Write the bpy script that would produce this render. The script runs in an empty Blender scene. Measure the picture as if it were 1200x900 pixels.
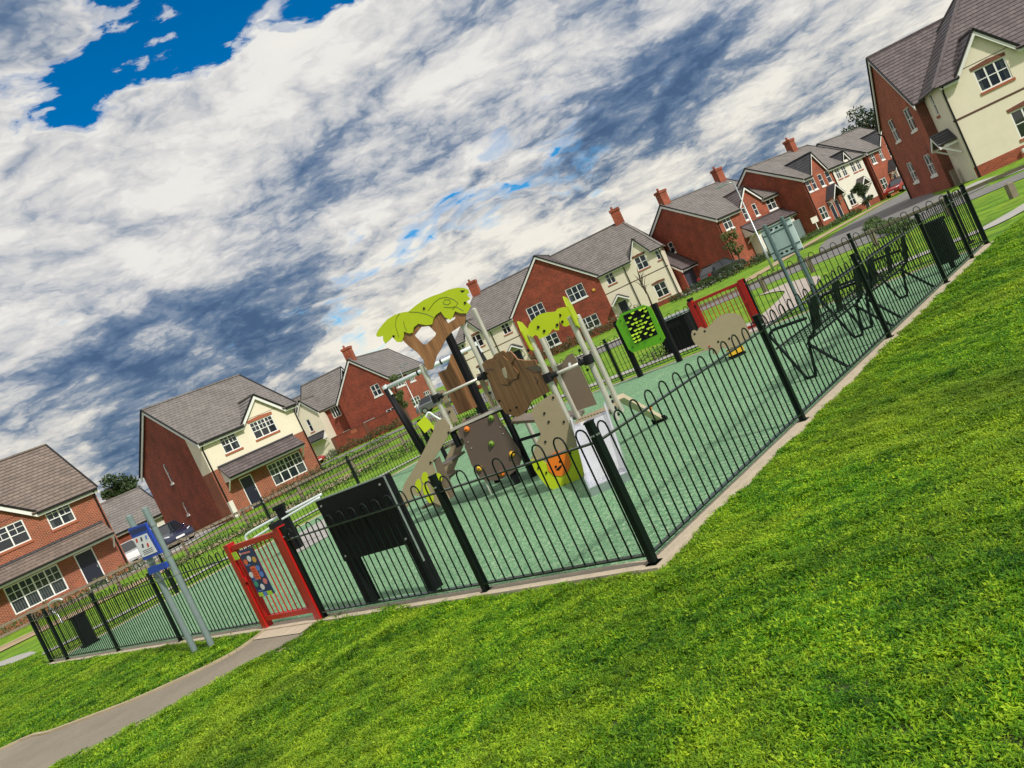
import bpy, bmesh, math, random
from math import sin, cos, tan, atan, atan2, radians, degrees, pi, sqrt, hypot
from mathutils import Vector, Matrix
random.seed(7)
S = bpy.context.scene
COL = S.collection
V = Vector

# ------------------------------------------------------------------ camera
CH = 1.68; FPX = 937.0; ROLL = radians(25.1); PIT = -atan(34 / FPX)
cam = bpy.data.cameras.new('camera'); camo = bpy.data.objects.new('camera', cam); COL.objects.link(camo)
cam.sensor_width = 36; cam.lens = FPX / 1200 * 36; cam.clip_start = 0.05; cam.clip_end = 3000
_R = V((1, 0, 0)); _F = V((0, cos(PIT), sin(PIT))); _U = V((0, -sin(PIT), cos(PIT)))
_x = _R * cos(ROLL) - _U * sin(ROLL); _y = _R * sin(ROLL) + _U * cos(ROLL); _z = -_F
camo.matrix_world = Matrix(((_x.x, _y.x, _z.x, 0), (_x.y, _y.y, _z.y, 0), (_x.z, _y.z, _z.z, CH), (0, 0, 0, 1)))
S.camera = camo
S.view_settings.view_transform = 'Standard'; S.view_settings.look = 'None'
S.view_settings.exposure = 0.25; S.view_settings.gamma = 1.0
S.render.resolution_x = 1024; S.render.resolution_y = 768

# ------------------------------------------------------------------ sun + sky
SUN_AZ = radians(140); SUN_EL = radians(42)
sl = bpy.data.lights.new('sun', 'SUN'); sl.energy = 3.4; sl.angle = radians(3.5); sl.color = (1, .95, .86)
so = bpy.data.objects.new('sun', sl); COL.objects.link(so)
sd = V((sin(SUN_AZ) * cos(SUN_EL), cos(SUN_AZ) * cos(SUN_EL), sin(SUN_EL)))
so.rotation_euler = sd.to_track_quat('Z', 'Y').to_euler(); so.location = (0, 0, 60)

W = bpy.data.worlds.new('World'); S.world = W; W.use_nodes = True
NT = W.node_tree; NT.nodes.clear()
class NB:
    def __init__(s, t): s.t = t
    def n(s, typ, **k):
        o = s.t.nodes.new(typ)
        for a, b in k.items():
            if a == 'ins':
                for i, v in b.items():
                    if isinstance(v, bpy.types.NodeSocket): s.t.links.new(v, o.inputs[i])
                    else: o.inputs[i].default_value = v
            else: setattr(o, a, b)
        return o
    def m(s, op, a, b=0.0, c=0.0, clamp=False):
        o = s.n('ShaderNodeMath', operation=op, use_clamp=clamp, ins={0: a, 1: b, 2: c}); return o.outputs[0]
    def vm(s, op, a, b=(0, 0, 0)):
        o = s.n('ShaderNodeVectorMath', operation=op, ins={0: a, 1: b}); return o.outputs[0]
    def mix(s, f, a, b):
        o = s.n('ShaderNodeMix', data_type='RGBA', ins={0: f, 6: a, 7: b}); return o.outputs[2]
    def ramp(s, f, pts, ease='LINEAR'):
        o = s.n('ShaderNodeValToRGB'); cr = o.color_ramp; cr.interpolation = ease
        while len(cr.elements) < len(pts): cr.elements.new(.5)
        for e, (p, c) in zip(cr.elements, pts):
            e.position = p; e.color = c if len(c) == 4 else (*c, 1)
        s.t.links.new(f, o.inputs[0]); return o.outputs[0]
    def noise(s, vec, scale, det=6, rough=.55, dist=0, lac=2):
        o = s.n('ShaderNodeTexNoise', ins={'Vector': vec, 'Scale': scale, 'Detail': det, 'Roughness': rough, 'Distortion': dist, 'Lacunarity': lac}); return o.outputs[0]

def build_sky():
    b = NB(NT)
    tc = b.n('ShaderNodeTexCoord').outputs['Generated']
    sep = b.n('ShaderNodeSeparateXYZ', ins={0: tc})
    x, y, z = sep.outputs
    zc = b.m('MAXIMUM', z, 0.0)
    den = b.m('ADD', zc, 0.26)                                # cloud deck, curving down to the horizon
    px = b.m('DIVIDE', x, den); py = b.m('DIVIDE', y, den)
    p0 = b.n('ShaderNodeCombineXYZ', ins={0: px, 1: py, 2: b.m('MULTIPLY', zc, 2.4)}).outputs[0]
    wv = b.n('ShaderNodeTexNoise', ins={'Vector': p0, 'Scale': 2.8, 'Detail': 5.0, 'Roughness': .6}).outputs['Color']
    p = b.vm('ADD', p0, b.vm('MULTIPLY', b.vm('SUBTRACT', wv, (.5, .5, .5)), (.22, .22, .22)))
    def puff(vec, sc, oct=4, ro=.55):                         # rounded heaps with dark creases between them
        tot = None; a = 1.0; nrm = 0.0
        for i in range(oct):
            k = b.m('MULTIPLY', b.m('ABSOLUTE', b.m('SUBTRACT', b.noise(b.vm('ADD', vec, (i * 3.7, i * 1.9, i * .8)), sc * 2.05 ** i, 1, .5), .5)), a * 5.0)
            tot = k if tot is None else b.m('ADD', tot, k); nrm += a; a *= ro
        return b.m('DIVIDE', tot, nrm)                        # about 0 .. 1, mean near .45
    big = b.noise(p, .95, 4, .5)
    med = b.noise(b.vm('ADD', p, (2.3, 14.1, 0)), 3.0, 10, .58)
    pf = puff(b.vm('ADD', p, (5.2, 1.7, 0)), 2.2)
    cov = b.m('ADD', b.m('ADD', b.m('MULTIPLY', big, .46), b.m('MULTIPLY', med, .34)), b.m('MULTIPLY', b.m('SUBTRACT', pf, .42), .30))
    cov = b.m('ADD', cov, .172)
    # the wide break in the cloud deck above the houses on the left
    gx = b.m('DIVIDE', b.m('SUBTRACT', px, -.07), .34); gy = b.m('DIVIDE', b.m('SUBTRACT', py, 1.16), .20)
    wob = b.m('MULTIPLY', b.m('SUBTRACT', b.noise(p, 3.0, 8, .62), .5), 3.2)
    gd = b.m('ADD', b.m('SQRT', b.m('ADD', b.m('MULTIPLY', gx, gx), b.m('MULTIPLY', gy, gy))), wob)
    gap = b.m('SUBTRACT', 1.0, b.m('DIVIDE', b.m('SUBTRACT', gd, .35), .95), clamp=True)
    cov2 = b.m('SUBTRACT', cov, b.m('MULTIPLY', gap, .30))
    mask = b.ramp(cov2, [(0, (0, 0, 0)), (.385, (0, 0, 0)), (.425, (.6, .6, .6)), (.475, (1, 1, 1)), (1, (1, 1, 1))], 'EASE')
    q = b.vm('ADD', p, (sin(SUN_AZ) * -.07, cos(SUN_AZ) * -.07, .15))
    lum1 = b.noise(b.vm('ADD', q, (7.7, 5.1, 0)), 1.35, 10, .55)
    pl = puff(b.vm('ADD', q, (5.2, 1.7, 0)), 2.2, 5, .62)
    pl2 = puff(b.vm('ADD', p, (8.2, 3.7, .4)), 8.0, 4, .65)
    lum = b.m('ADD', lum1, b.m('MULTIPLY', b.m('SUBTRACT', pl, .42), .34))
    lum = b.m('ADD', lum, b.m('MULTIPLY', b.m('SUBTRACT', pl2, .42), .13))
    lum = b.m('ADD', lum, b.m('MULTIPLY', b.m('SUBTRACT', med, .5), .14))
    edge = b.m('MULTIPLY', b.m('SUBTRACT', 1.0, b.m('DIVIDE', b.m('SUBTRACT', cov2, .40), .12), clamp=True), .13)
    lum = b.m('ADD', lum, edge)
    hi = b.m('MULTIPLY', b.m('MAXIMUM', b.m('SUBTRACT', zc, .09), -.02), .32)              # the deck thins overhead
    lum = b.m('ADD', lum, b.m('ADD', hi, .040))
    cc = b.ramp(lum, [(0, (.06, .12, .25)), (.36, (.095, .175, .335)), (.44, (.165, .26, .43)), (.505, (.30, .385, .53)), (.565, (.60, .645, .72)), (.63, (.86, .86, .87)), (.73, (1.12, 1.10, 1.05)), (1, (1.22, 1.18, 1.10))])
    low = b.ramp(zc, [(0, (1, 1, 1)), (.08, (.8, .8, .8)), (.24, (0, 0, 0)), (1, (0, 0, 0))])
    cwarm = b.mix(b.m('MULTIPLY', low, .5), cc, b.n('ShaderNodeMix', data_type='RGBA', blend_type='MULTIPLY', ins={0: 1.0, 6: cc, 7: (1.16, 1.08, .88, 1)}).outputs[2])
    sky = b.n('ShaderNodeTexSky', sky_type='NISHITA', sun_disc=False, sun_elevation=SUN_EL, sun_rotation=SUN_AZ, altitude=100, air_density=1.0, dust_density=.3, ozone_density=3.0)
    hs = b.n('ShaderNodeHueSaturation', ins={'Saturation': 1.6, 'Value': 1.0, 'Color': sky.outputs[0]})
    b1 = b.n('ShaderNodeBackground', ins={0: hs.outputs[0], 1: .10})
    b2 = b.n('ShaderNodeBackground', ins={0: cwarm, 1: .62})
    mx = b.n('ShaderNodeMixShader', ins={0: mask, 1: b1.outputs[0], 2: b2.outputs[0]})
    o = b.n('ShaderNodeOutputWorld'); NT.links.new(mx.outputs[0], o.inputs[0])
build_sky()

# ------------------------------------------------------------------ pixel helpers (1200 x 900 photograph)
def ray(x, y):
    dx, dy = x - 600, y - 450
    u = dx * cos(ROLL) - dy * sin(ROLL); v = dx * sin(ROLL) + dy * cos(ROLL)
    return V((u, FPX * cos(PIT) + v * sin(PIT), FPX * sin(PIT) - v * cos(PIT)))
EYE = V((0, 0, CH))
def G(x, y, z=0.0):
    d = ray(x, y); return EYE + d * ((z - CH) / d.z)
def hit(px, P, n):
    d = ray(*px); P = V(P); n = V(n); return EYE + d * ((P - EYE).dot(n) / d.dot(n))
def gz(x, y):                        # the estate lies a little lower than the play area
    d = hypot(x, y); t = min(1, max(0, (d - 20) / 18)); return -.32 * t * t * (3 - 2 * t)

# ------------------------------------------------------------------ materials
MATS = {}
def mat(name, col, rough=.5, metal=0.0, var=.0, vscale=6, bump=0, bscale=40, spec=.5, coat=0):
    if name in MATS: return MATS[name]
    m = bpy.data.materials.new(name); m.use_nodes = True; t = m.node_tree; b = NB(t)
    p = t.nodes['Principled BSDF']
    p.inputs['Roughness'].default_value = rough; p.inputs['Metallic'].default_value = metal
    p.inputs['Specular IOR Level'].default_value = spec; p.inputs['Coat Weight'].default_value = coat
    p.inputs['Base Color'].default_value = (*col, 1)
    if var or bump:
        co = b.n('ShaderNodeTexCoord').outputs['Object']
        if var:
            f = b.noise(co, vscale, 6, .65)
            c = b.ramp(f, [(.25, tuple(max(0, k * (1 - var)) for k in col)), (.75, tuple(k * (1 + var) for k in col))])
            t.links.new(c, p.inputs['Base Color'])
            r = b.m('ADD', b.m('MULTIPLY', f, .25), rough - .12, clamp=True); t.links.new(r, p.inputs['Roughness'])
        if bump:
            h = b.noise(co, bscale, 4, .6)
            bn = b.n('ShaderNodeBump', ins={'Strength': bump, 'Distance': .02, 'Height': h}); t.links.new(bn.outputs[0], p.inputs['Normal'])
    MATS[name] = m; return m

def brick_mat(name, c1, c2, mortar, w=.225, h=.075, ms=.010, patch=.25, bump=.5, rough=.85):
    m = bpy.data.materials.new(name); m.use_nodes = True; t = m.node_tree; b = NB(t); p = t.nodes['Principled BSDF']
    uv = b.n('ShaderNodeUVMap').outputs[0]
    br = b.n('ShaderNodeTexBrick', offset=.5, ins={'Vector': uv, 'Color1': (*c1, 1), 'Color2': (*c2, 1), 'Mortar': (*mortar, 1), 'Scale': 1.0, 'Mortar Size': ms, 'Mortar Smooth': .1, 'Bias': -.1, 'Brick Width': w, 'Row Height': h})
    pn = b.noise(b.n('ShaderNodeTexCoord').outputs['Object'], .9, 6, .7)
    k = b.ramp(pn, [(.3, (1 - patch,) * 3), (.7, (1 + patch,) * 3)])
    c = b.n('ShaderNodeMix', data_type='RGBA', blend_type='MULTIPLY', ins={0: 1.0, 6: br.outputs[0], 7: k}).outputs[2]
    t.links.new(c, p.inputs['Base Color']); p.inputs['Roughness'].default_value = rough
    bn = b.n('ShaderNodeBump', invert=True, ins={'Strength': bump, 'Distance': .01, 'Height': br.outputs[1]}); t.links.new(bn.outputs[0], p.inputs['Normal'])
    MATS[name] = m; return m

brick_mat('brick_red', (.27, .037, .015), (.13, .018, .010), (.25, .10, .06), patch=.32)
brick_mat('brick_diaper', (.26, .036, .014), (.11, .017, .010), (.36, .17, .10), ms=.016)
brick_mat('brick_orange', (.33, .055, .020), (.18, .028, .014), (.32, .14, .085), patch=.3)
brick_mat('brick_dark', (.17, .04, .022), (.12, .028, .016), (.2, .12, .08))
def tile_mat(name, c1, c2, rough=.6):
    brick_mat(name, c1, c2, tuple(k * .45 for k in c1), w=.30, h=.32, ms=.012, patch=.18, bump=.6, rough=rough)
tile_mat('tile_taupe', (.20, .155, .13), (.145, .112, .098))
tile_mat('tile_grey', (.20, .18, .17), (.15, .136, .13))
tile_mat('tile_plum', (.135, .108, .11), (.085, .068, .072))
tile_mat('tile_slate', (.06, .06, .068), (.045, .045, .052))
mat('white_upvc', (.78, .78, .76), .35)
mat('fascia', (.72, .72, .70), .45, var=.06)
mat('cream', (.72, .655, .52), .9, var=.06, vscale=1.6, bump=.2, bscale=60)
mat('stone_white', (.66, .63, .55), .9, var=.06, vscale=2, bump=.2, bscale=60)
mat('black_plastic', (.006, .006, .007), .5, spec=.3)
mat('band', (.10, .045, .03), .8)
mat('sill', (.34, .10, .05), .85, var=.15, vscale=8)
mat('navy_door', (.012, .014, .028), .4)
mat('steel_door', (.035, .04, .055), .45)
def glass_mat(name, col, tr):
    m = bpy.data.materials.new(name); m.use_nodes = True; t = m.node_tree; b = NB(t); p = t.nodes['Principled BSDF']
    p.inputs['Base Color'].default_value = (*col, 1); p.inputs['Roughness'].default_value = .04; p.inputs['Specular IOR Level'].default_value = .9
    co = b.n('ShaderNodeTexCoord').outputs['Object']
    bn = b.n('ShaderNodeBump', ins={'Strength': .12, 'Distance': .02, 'Height': b.noise(co, 1.2, 2)}); t.links.new(bn.outputs[0], p.inputs['Normal'])
    if tr:
        tb = b.n('ShaderNodeBsdfTransparent'); mx = b.n('ShaderNodeMixShader', ins={0: tr, 1: p.outputs[0], 2: tb.outputs[0]})
        t.links.new(mx.outputs[0], t.nodes['Material Output'].inputs[0])
    MATS[name] = m
glass_mat('glass', (.012, .016, .022), 0)
glass_mat('glass_clear', (.02, .03, .04), .55)
mat('blind', (.62, .66, .64), .7)
mat('room_dark', (.02, .02, .022), .9)
mat('fence_green', (.002, .0075, .005), .5, var=.2, vscale=12, spec=.22)
mat('fence_rail', (.004, .014, .010), .28, var=.2, vscale=12, spec=.7)
mat('bench_green', (.002, .009, .008), .45, spec=.25)
mat('gate_red', (.42, .008, .007), .38, var=.08, vscale=9)
mat('galv', (.42, .47, .47), .42, metal=.85, var=.1, vscale=14)
mat('steel', (.66, .63, .56), .36, metal=.55, var=.05, vscale=5)
mat('slide_steel', (.68, .70, .76), .34, metal=.75, var=.04, vscale=4)
mat('tube_white', (.66, .70, .70), .35, metal=.2)
mat('post_grey', (.23, .30, .30), .42, metal=.35, var=.08, vscale=10)
mat('post_teal', (.10, .16, .16), .42, metal=.2)
mat('black_hdpe', (.004, .0045, .006), .55, var=.2, vscale=15, spec=.2)
mat('beige_hdpe', (.30, .245, .155), .5, var=.05, vscale=8)
mat('ivory_hdpe', (.56, .47, .34), .5, var=.05, vscale=8)
mat('taupe_hdpe', (.155, .118, .082), .5, var=.05, vscale=8)
mat('dark_hdpe', (.105, .072, .058), .55, var=.05, vscale=8)
mat('lime_hdpe', (.42, .52, .008), .45, var=.05, vscale=6)
mat('lime_line', (.13, .18, .004), .6)
mat('leaf_green', (.13, .42, .01), .42)
mat('lime_bright', (.45, .72, .02), .42)
mat('orange_hdpe', (.72, .17, .01), .45)
mat('yellow_hdpe', (.72, .42, .02), .45)
mat('hold_green', (.13, .24, .02), .5)
mat('sign_blue', (.012, .05, .36), .35)
mat('sign_navy', (.012, .02, .12), .35)
mat('sign_white', (.72, .74, .78), .4)
mat('glaze_sky', (.72, .86, .86), .12, spec=.8)  # even pale tint carries the sky's reflection in the board's glass
for nm, c in dict(p_orange=(.75, .14, .05), p_white=(.75, .75, .75), p_gold=(.65, .36, .06), p_blue=(.10, .22, .62), p_green=(.05, .3, .2), p_lime=(.4, .62, .03), p_red=(.55, .03, .03), p_dark=(.05, .05, .07), p_pink=(.7, .2, .2)).items(): mat(nm, c, .45)
mat('timber', (.20, .165, .12), .8, var=.25, vscale=9, bump=.3)
mat('concrete', (.46, .39, .29), .9, var=.16, vscale=9, bump=.3)
mat('kerb', (.33, .32, .30), .9, var=.1, vscale=5)
mat('edging', (.36, .30, .19), .9, var=.15, vscale=5)
mat('leaf_dark', (.030, .055, .012), .55, var=.35, vscale=1.5)
mat('leaf_mid', (.055, .10, .018), .55, var=.35, vscale=1.5)
mat('leaf_olive', (.075, .11, .022), .6, var=.35, vscale=1.5)
mat('bark', (.09, .065, .045), .9, var=.2, vscale=20)
mat('soil', (.05, .035, .025), .95, var=.2, vscale=8)
mat('car_navy', (.008, .014, .045), .2, coat=1)
mat('car_white', (.66, .68, .70), .25, coat=1)
mat('car_black', (.010, .010, .012), .2, coat=1)
mat('car_red', (.30, .008, .012), .22, coat=1)
mat('car_silver', (.25, .27, .30), .25, metal=.7, coat=1)
mat('tyre', (.012, .012, .012), .8)
mat('lamp_glass', (.7, .72, .75), .1)
mat('tail_red', (.5, .01, .02), .2)
mat('terracotta', (.32, .09, .05), .8)

def wood_mat():
    m = bpy.data.materials.new('wood_panel'); m.use_nodes = True; t = m.node_tree; b = NB(t); p = t.nodes['Principled BSDF']
    co = b.n('ShaderNodeTexCoord').outputs['Object']
    mp = b.n('ShaderNodeMapping', ins={0: co, 3: (14, 14, 1.1)}).outputs[0]
    f = b.noise(mp, 1.6, 6, .6, .6)
    c = b.ramp(f, [(.3, (.14, .062, .026)), (.5, (.27, .125, .050)), (.72, (.38, .19, .08))]); t.links.new(c, p.inputs[0])
    p.inputs['Roughness'].default_value = .5; MATS['wood_panel'] = m
wood_mat()
def rubber_mat():
    m = bpy.data.materials.new('rubber'); m.use_nodes = True; t = m.node_tree; b = NB(t); p = t.nodes['Principled BSDF']
    co = b.n('ShaderNodeTexCoord').outputs['Object']
    v = b.n('ShaderNodeTexVoronoi', ins={'Vector': co, 'Scale': 70.0}); wn = b.n('ShaderNodeSeparateColor', ins={0: v.outputs['Color']}).outputs[0]
    sp = b.ramp(wn, [(0, (.04, .115, .055)), (.22, (.085, .21, .105)), (.7, (.13, .29, .145)), (.9, (.22, .36, .20)), (1, (.32, .42, .27))])
    pa = b.ramp(b.noise(co, .9, 8, .75), [(.3, (.86, .86, .86)), (.7, (1.26, 1.18, 1.22))])
    c = b.n('ShaderNodeMix', data_type='RGBA', blend_type='MULTIPLY', ins={0: 1.0, 6: sp, 7: pa}).outputs[2]
    t.links.new(c, p.inputs[0]); p.inputs['Roughness'].default_value = .85
    bn = b.n('ShaderNodeBump', ins={'Strength': .4, 'Distance': .006, 'Height': wn}); t.links.new(bn.outputs[0], p.inputs['Normal']); MATS['rubber'] = m
rubber_mat()
def asphalt_mat(name, c, sc=70, patch=.14):
    m = bpy.data.materials.new(name); m.use_nodes = True; t = m.node_tree; b = NB(t); p = t.nodes['Principled BSDF']
    co = b.n('ShaderNodeTexCoord').outputs['Object']
    f = b.noise(co, sc, 3, .8); g = b.noise(co, .9, 7, .7)
    k = b.m('ADD', b.m('MULTIPLY', f, .5), b.m('MULTIPLY', g, .5))
    cc = b.ramp(k, [(.33, tuple(v * (1 - 2.4 * patch) for v in c)), (.5, c), (.67, tuple(v * (1 + 2.4 * patch) for v in c))])
    t.links.new(cc, p.inputs[0]); p.inputs['Roughness'].default_value = .88
    bn = b.n('ShaderNodeBump', ins={'Strength': .35, 'Distance': .01, 'Height': f}); t.links.new(bn.outputs[0], p.inputs['Normal']); MATS[name] = m
asphalt_mat('asphalt_path', (.215, .185, .14)); asphalt_mat('asphalt_road', (.16, .155, .15), 40); asphalt_mat('paving_light', (.34, .33, .31), 30, .08)
asphalt_mat('gravel_tan', (.36, .27, .16), 45, .16); asphalt_mat('paving_pink', (.38, .33, .29), 25, .08)
def grass_mat(name, dark, mid, lite, yel, blade):
    m = bpy.data.materials.new(name); m.use_nodes = True; t = m.node_tree; b = NB(t); p = t.nodes['Principled BSDF']
    pos = b.n('ShaderNodeNewGeometry').outputs['Position']
    f1 = b.noise(pos, .55, 5, .6, .4); f2 = b.noise(pos, 2.6, 6, .7); f3 = b.noise(pos, 34, 3, .7)
    k = b.m('ADD', b.m('MULTIPLY', f2, .55), b.m('MULTIPLY', f3, .45))
    if blade:
        rnd = b.n('ShaderNodeObjectInfo').outputs['Random']
        k = b.m('ADD', b.m('MULTIPLY', k, .6), b.m('MULTIPLY', rnd, .36))
    c = b.ramp(k, [(.30, dark), (.48, mid), (.66, lite)])
    y = b.ramp(b.m('ADD', b.m('MULTIPLY', f1, .75), b.m('MULTIPLY', f2, .25)), [(.46, (0, 0, 0)), (.66, (.5, .5, .5))])
    c = b.mix(y, c, (*yel, 1))
    dk = b.ramp(b.m('ADD', b.m('MULTIPLY', b.noise(b.vm('ADD', pos, (9, 4, 0)), .7, 5, .65), .7), b.m('MULTIPLY', f2, .3)), [(.36, (.42, .52, .5)), (.54, (1, 1, 1))])
    c = b.n('ShaderNodeMix', data_type='RGBA', blend_type='MULTIPLY', ins={0: 1.0, 6: c, 7: dk}).outputs[2]
    t.links.new(c, p.inputs[0]); p.inputs['Roughness'].default_value = .55 if blade else .9; p.inputs['Specular IOR Level'].default_value = .3
    if blade:
        tl = b.n('ShaderNodeBsdfTranslucent'); t.links.new(c, tl.inputs[0])
        mx = b.n('ShaderNodeMixShader', ins={0: .35, 1: p.outputs[0], 2: tl.outputs[0]}); t.links.new(mx.outputs[0], t.nodes['Material Output'].inputs[0])
    else:
        bn = b.n('ShaderNodeBump', ins={'Strength': .9, 'Distance': .05, 'Height': k}); t.links.new(bn.outputs[0], p.inputs['Normal'])
    MATS[name] = m
grass_mat('grass_ground', (.03, .09, .003), (.12, .26, .008), (.23, .38, .012), (.28, .34, .015), False)
grass_mat('grass_blade', (.025, .115, .004), (.135, .36, .008), (.42, .60, .02), (.44, .52, .03), True)
mat('thatch', (.035, .06, .008), .95, var=.4, vscale=30)

# ------------------------------------------------------------------ mesh builder
class MB:
    def __init__(s): s.v = []; s.f = []
    def add(s, vs, fs):
        n = len(s.v); s.v += [tuple(v) for v in vs]; s.f += [tuple(i + n for i in f) for f in fs]; return s
    def quad(s, a, b, c, d): return s.add([a, b, c, d], [(0, 1, 2, 3)])
    def box(s, x0, y0, z0, x1, y1, z1):
        return s.add([(x0, y0, z0), (x1, y0, z0), (x1, y1, z0), (x0, y1, z0), (x0, y0, z1), (x1, y0, z1), (x1, y1, z1), (x0, y1, z1)],
                     [(3, 2, 1, 0), (4, 5, 6, 7), (0, 1, 5, 4), (1, 2, 6, 5), (2, 3, 7, 6), (3, 0, 4, 7)])
    def obox(s, c, a, b, d):              # centre and three half-axis vectors
        c, a, b, d = V(c), V(a), V(b), V(d)
        vs = [c + a * i + b * j + d * k for k in (-1, 1) for j in (-1, 1) for i in (-1, 1)]
        return s.add(vs, [(2, 3, 1, 0), (4, 5, 7, 6), (0, 1, 5, 4), (1, 3, 7, 5), (3, 2, 6, 7), (2, 0, 4, 6)])
    def bar(s, p, q, w, h, up=(0, 0, 1)): # rectangular bar from p to q
        p, q = V(p), V(q); d = (q - p) / 2; t = d.normalized(); sx = t.cross(V(up))
        if sx.length < 1e-4: sx = t.cross(V((0, 1, 0)))
        sx.normalize(); u = sx.cross(t).normalized()
        return s.obox((p + q) / 2, d, sx * (w / 2), u * (h / 2))
    def prism(s, poly, ext):
        n = len(poly); poly = [V(p) for p in poly]; e = V(ext)
        nn = V((0, 0, 0))
        for i in range(n): nn += poly[i].cross(poly[(i + 1) % n])
        if nn.dot(e) < 0: poly = poly[::-1]
        return s.add(poly + [p + e for p in poly], [tuple(range(n))[::-1], tuple(range(n, 2 * n))] + [(i, (i + 1) % n, n + (i + 1) % n, n + i) for i in range(n)])
    def prism_holes(s, outer, holes, ext):
        from mathutils.geometry import tessellate_polygon
        loops = [[V(p) for p in outer]] + [[V(p) for p in h] for h in holes]
        flat = [p for l in loops for p in l]; e = V(ext); n = len(flat)
        tris = tessellate_polygon(loops)
        fs = [tuple(t) for t in tris] + [tuple(i + n for i in t)[::-1] for t in tris]; k = 0
        for l in loops:
            m = len(l); fs += [(k + i, k + (i + 1) % m, n + k + (i + 1) % m, n + k + i) for i in range(m)]; k += m
        return s.add(flat + [p + e for p in flat], fs)
    def tube(s, pts, r, n=6, cap=True):
        pts = [V(p) for p in pts]; rs = r if isinstance(r, (list, tuple)) else [r] * len(pts)
        rings = []; prev = None
        for i, p in enumerate(pts):
            t = ((pts[i + 1] if i + 1 < len(pts) else p) - (pts[i - 1] if i else p)).normalized()
            if prev is None:
                a = t.cross(V((0, 0, 1)));
                if a.length < .05: a = t.cross(V((1, 0, 0)))
            else: a = prev - t * prev.dot(t)
            a.normalize(); prev = a; b = t.cross(a)
            rings.append([p + (a * cos(2 * pi * k / n) + b * sin(2 * pi * k / n)) * rs[i] for k in range(n)])
        vs = [v for g in rings for v in g]; fs = []
        for i in range(len(pts) - 1):
            for k in range(n): fs.append((i * n + k, i * n + (k + 1) % n, (i + 1) * n + (k + 1) % n, (i + 1) * n + k))
        if cap: fs += [tuple(range(n))[::-1], tuple(range((len(pts) - 1) * n, len(pts) * n))]
        return s.add(vs, fs)
    def ball(s, c, r, nu=8, nv=6, sc=(1, 1, 1)):
        vs = []; fs = []; c = V(c)
        for j in range(nv + 1):
            th = pi * j / nv
            for i in range(nu):
                ph = 2 * pi * i / nu; vs.append(c + V((r * sc[0] * sin(th) * cos(ph), r * sc[1] * sin(th) * sin(ph), r * sc[2] * cos(th))))
        for j in range(nv):
            for i in range(nu): fs.append((j * nu + i, (j + 1) * nu + i, (j + 1) * nu + (i + 1) % nu, j * nu + (i + 1) % nu))
        return s.add(vs, fs)
    def mesh(s, name, m, smooth=False):
        me = bpy.data.meshes.new(name); me.from_pydata(s.v, [], s.f); me.materials.append(MATS[m])
        uv = me.uv_layers.new(name='UVMap'); dat = [0.0] * (2 * len(me.loops))
        vs = me.vertices
        for p in me.polygons:
            n = p.normal
            t = V((0, 0, 1)).cross(n)
            if t.length < .02: t = V((1, 0, 0))
            t.normalize(); bt = n.cross(t)
            for li in p.loop_indices:
                c = vs[me.loops[li].vertex_index].co; dat[2 * li] = c.dot(t); dat[2 * li + 1] = c.dot(bt)
        uv.data.foreach_set('uv', dat)
        if smooth: me.polygons.foreach_set('use_smooth', [True] * len(me.polygons))
        return me
    def build(s, name, m, parent=None, smooth=False):
        o = bpy.data.objects.new(name, s.mesh(name, m, smooth)); COL.objects.link(o)
        if parent is not None: o.parent = parent
        return o
def inst(name, me, parent, loc=(0, 0, 0), rz=0):
    o = bpy.data.objects.new(name, me); COL.objects.link(o); o.parent = parent; o.location = loc; o.rotation_euler = (0, 0, rz); return o
def tag(o, label, cat, group=None):
    o['label'] = label; o['category'] = cat
    if group: o['group'] = group
    return o
def thing(name, label, cat, loc=(0, 0, 0), rz=0, group=None):
    o = bpy.data.objects.new(name, None); COL.objects.link(o); o.location = loc; o.rotation_euler = (0, 0, rz); o.empty_display_size = .2
    return tag(o, label, cat, group)
def struct(o): o['kind'] = 'structure'; return o
def azrot(az): return radians(90 - az)
def azdir(az): return V((sin(radians(az)), cos(radians(az)), 0))

# ------------------------------------------------------------------ the ground
A2 = V((.35, 5.23, 0)); B2 = V((7.87, 12.78, 0)); D2 = V((-10.38, 15.46, 0)); C2 = V((-2.86, 23.05, 0))
eAB = (B2 - A2).normalized(); eAD = (D2 - A2).normalized()
nAB = V((-eAB.y, eAB.x, 0)); nAD = V((eAD.y, -eAD.x, 0))      # both point into the play area
def sheet(name, poly, z, m, step=None, parent=None):             # a flat or terrain-following sheet
    mb = MB()
    if step is None: mb.add([(p[0], p[1], z) for p in poly], [tuple(range(len(poly)))])
    else:
        bm = bmesh.new(); f = bm.faces.new([bm.verts.new((p[0], p[1], 0)) for p in poly])
        x0, x1 = min(p[0] for p in poly), max(p[0] for p in poly); y0, y1 = min(p[1] for p in poly), max(p[1] for p in poly)
        k = x0 + step
        while k < x1: bmesh.ops.bisect_plane(bm, geom=bm.verts[:] + bm.edges[:] + bm.faces[:], plane_co=(k, 0, 0), plane_no=(1, 0, 0)); k += step
        k = y0 + step
        while k < y1: bmesh.ops.bisect_plane(bm, geom=bm.verts[:] + bm.edges[:] + bm.faces[:], plane_co=(0, k, 0), plane_no=(0, 1, 0)); k += step
        bm.verts.index_update()
        for v in bm.verts: mb.v.append((v.co.x, v.co.y, z + gz(v.co.x, v.co.y)))
        for f in bm.faces: mb.f.append(tuple(v.index for v in f.verts))
        bm.free()
    o = mb.build(name, m, parent)
    me = o.data
    if me.polygons and me.polygons[0].normal.z < 0: me.flip_normals()
    return o
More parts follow.
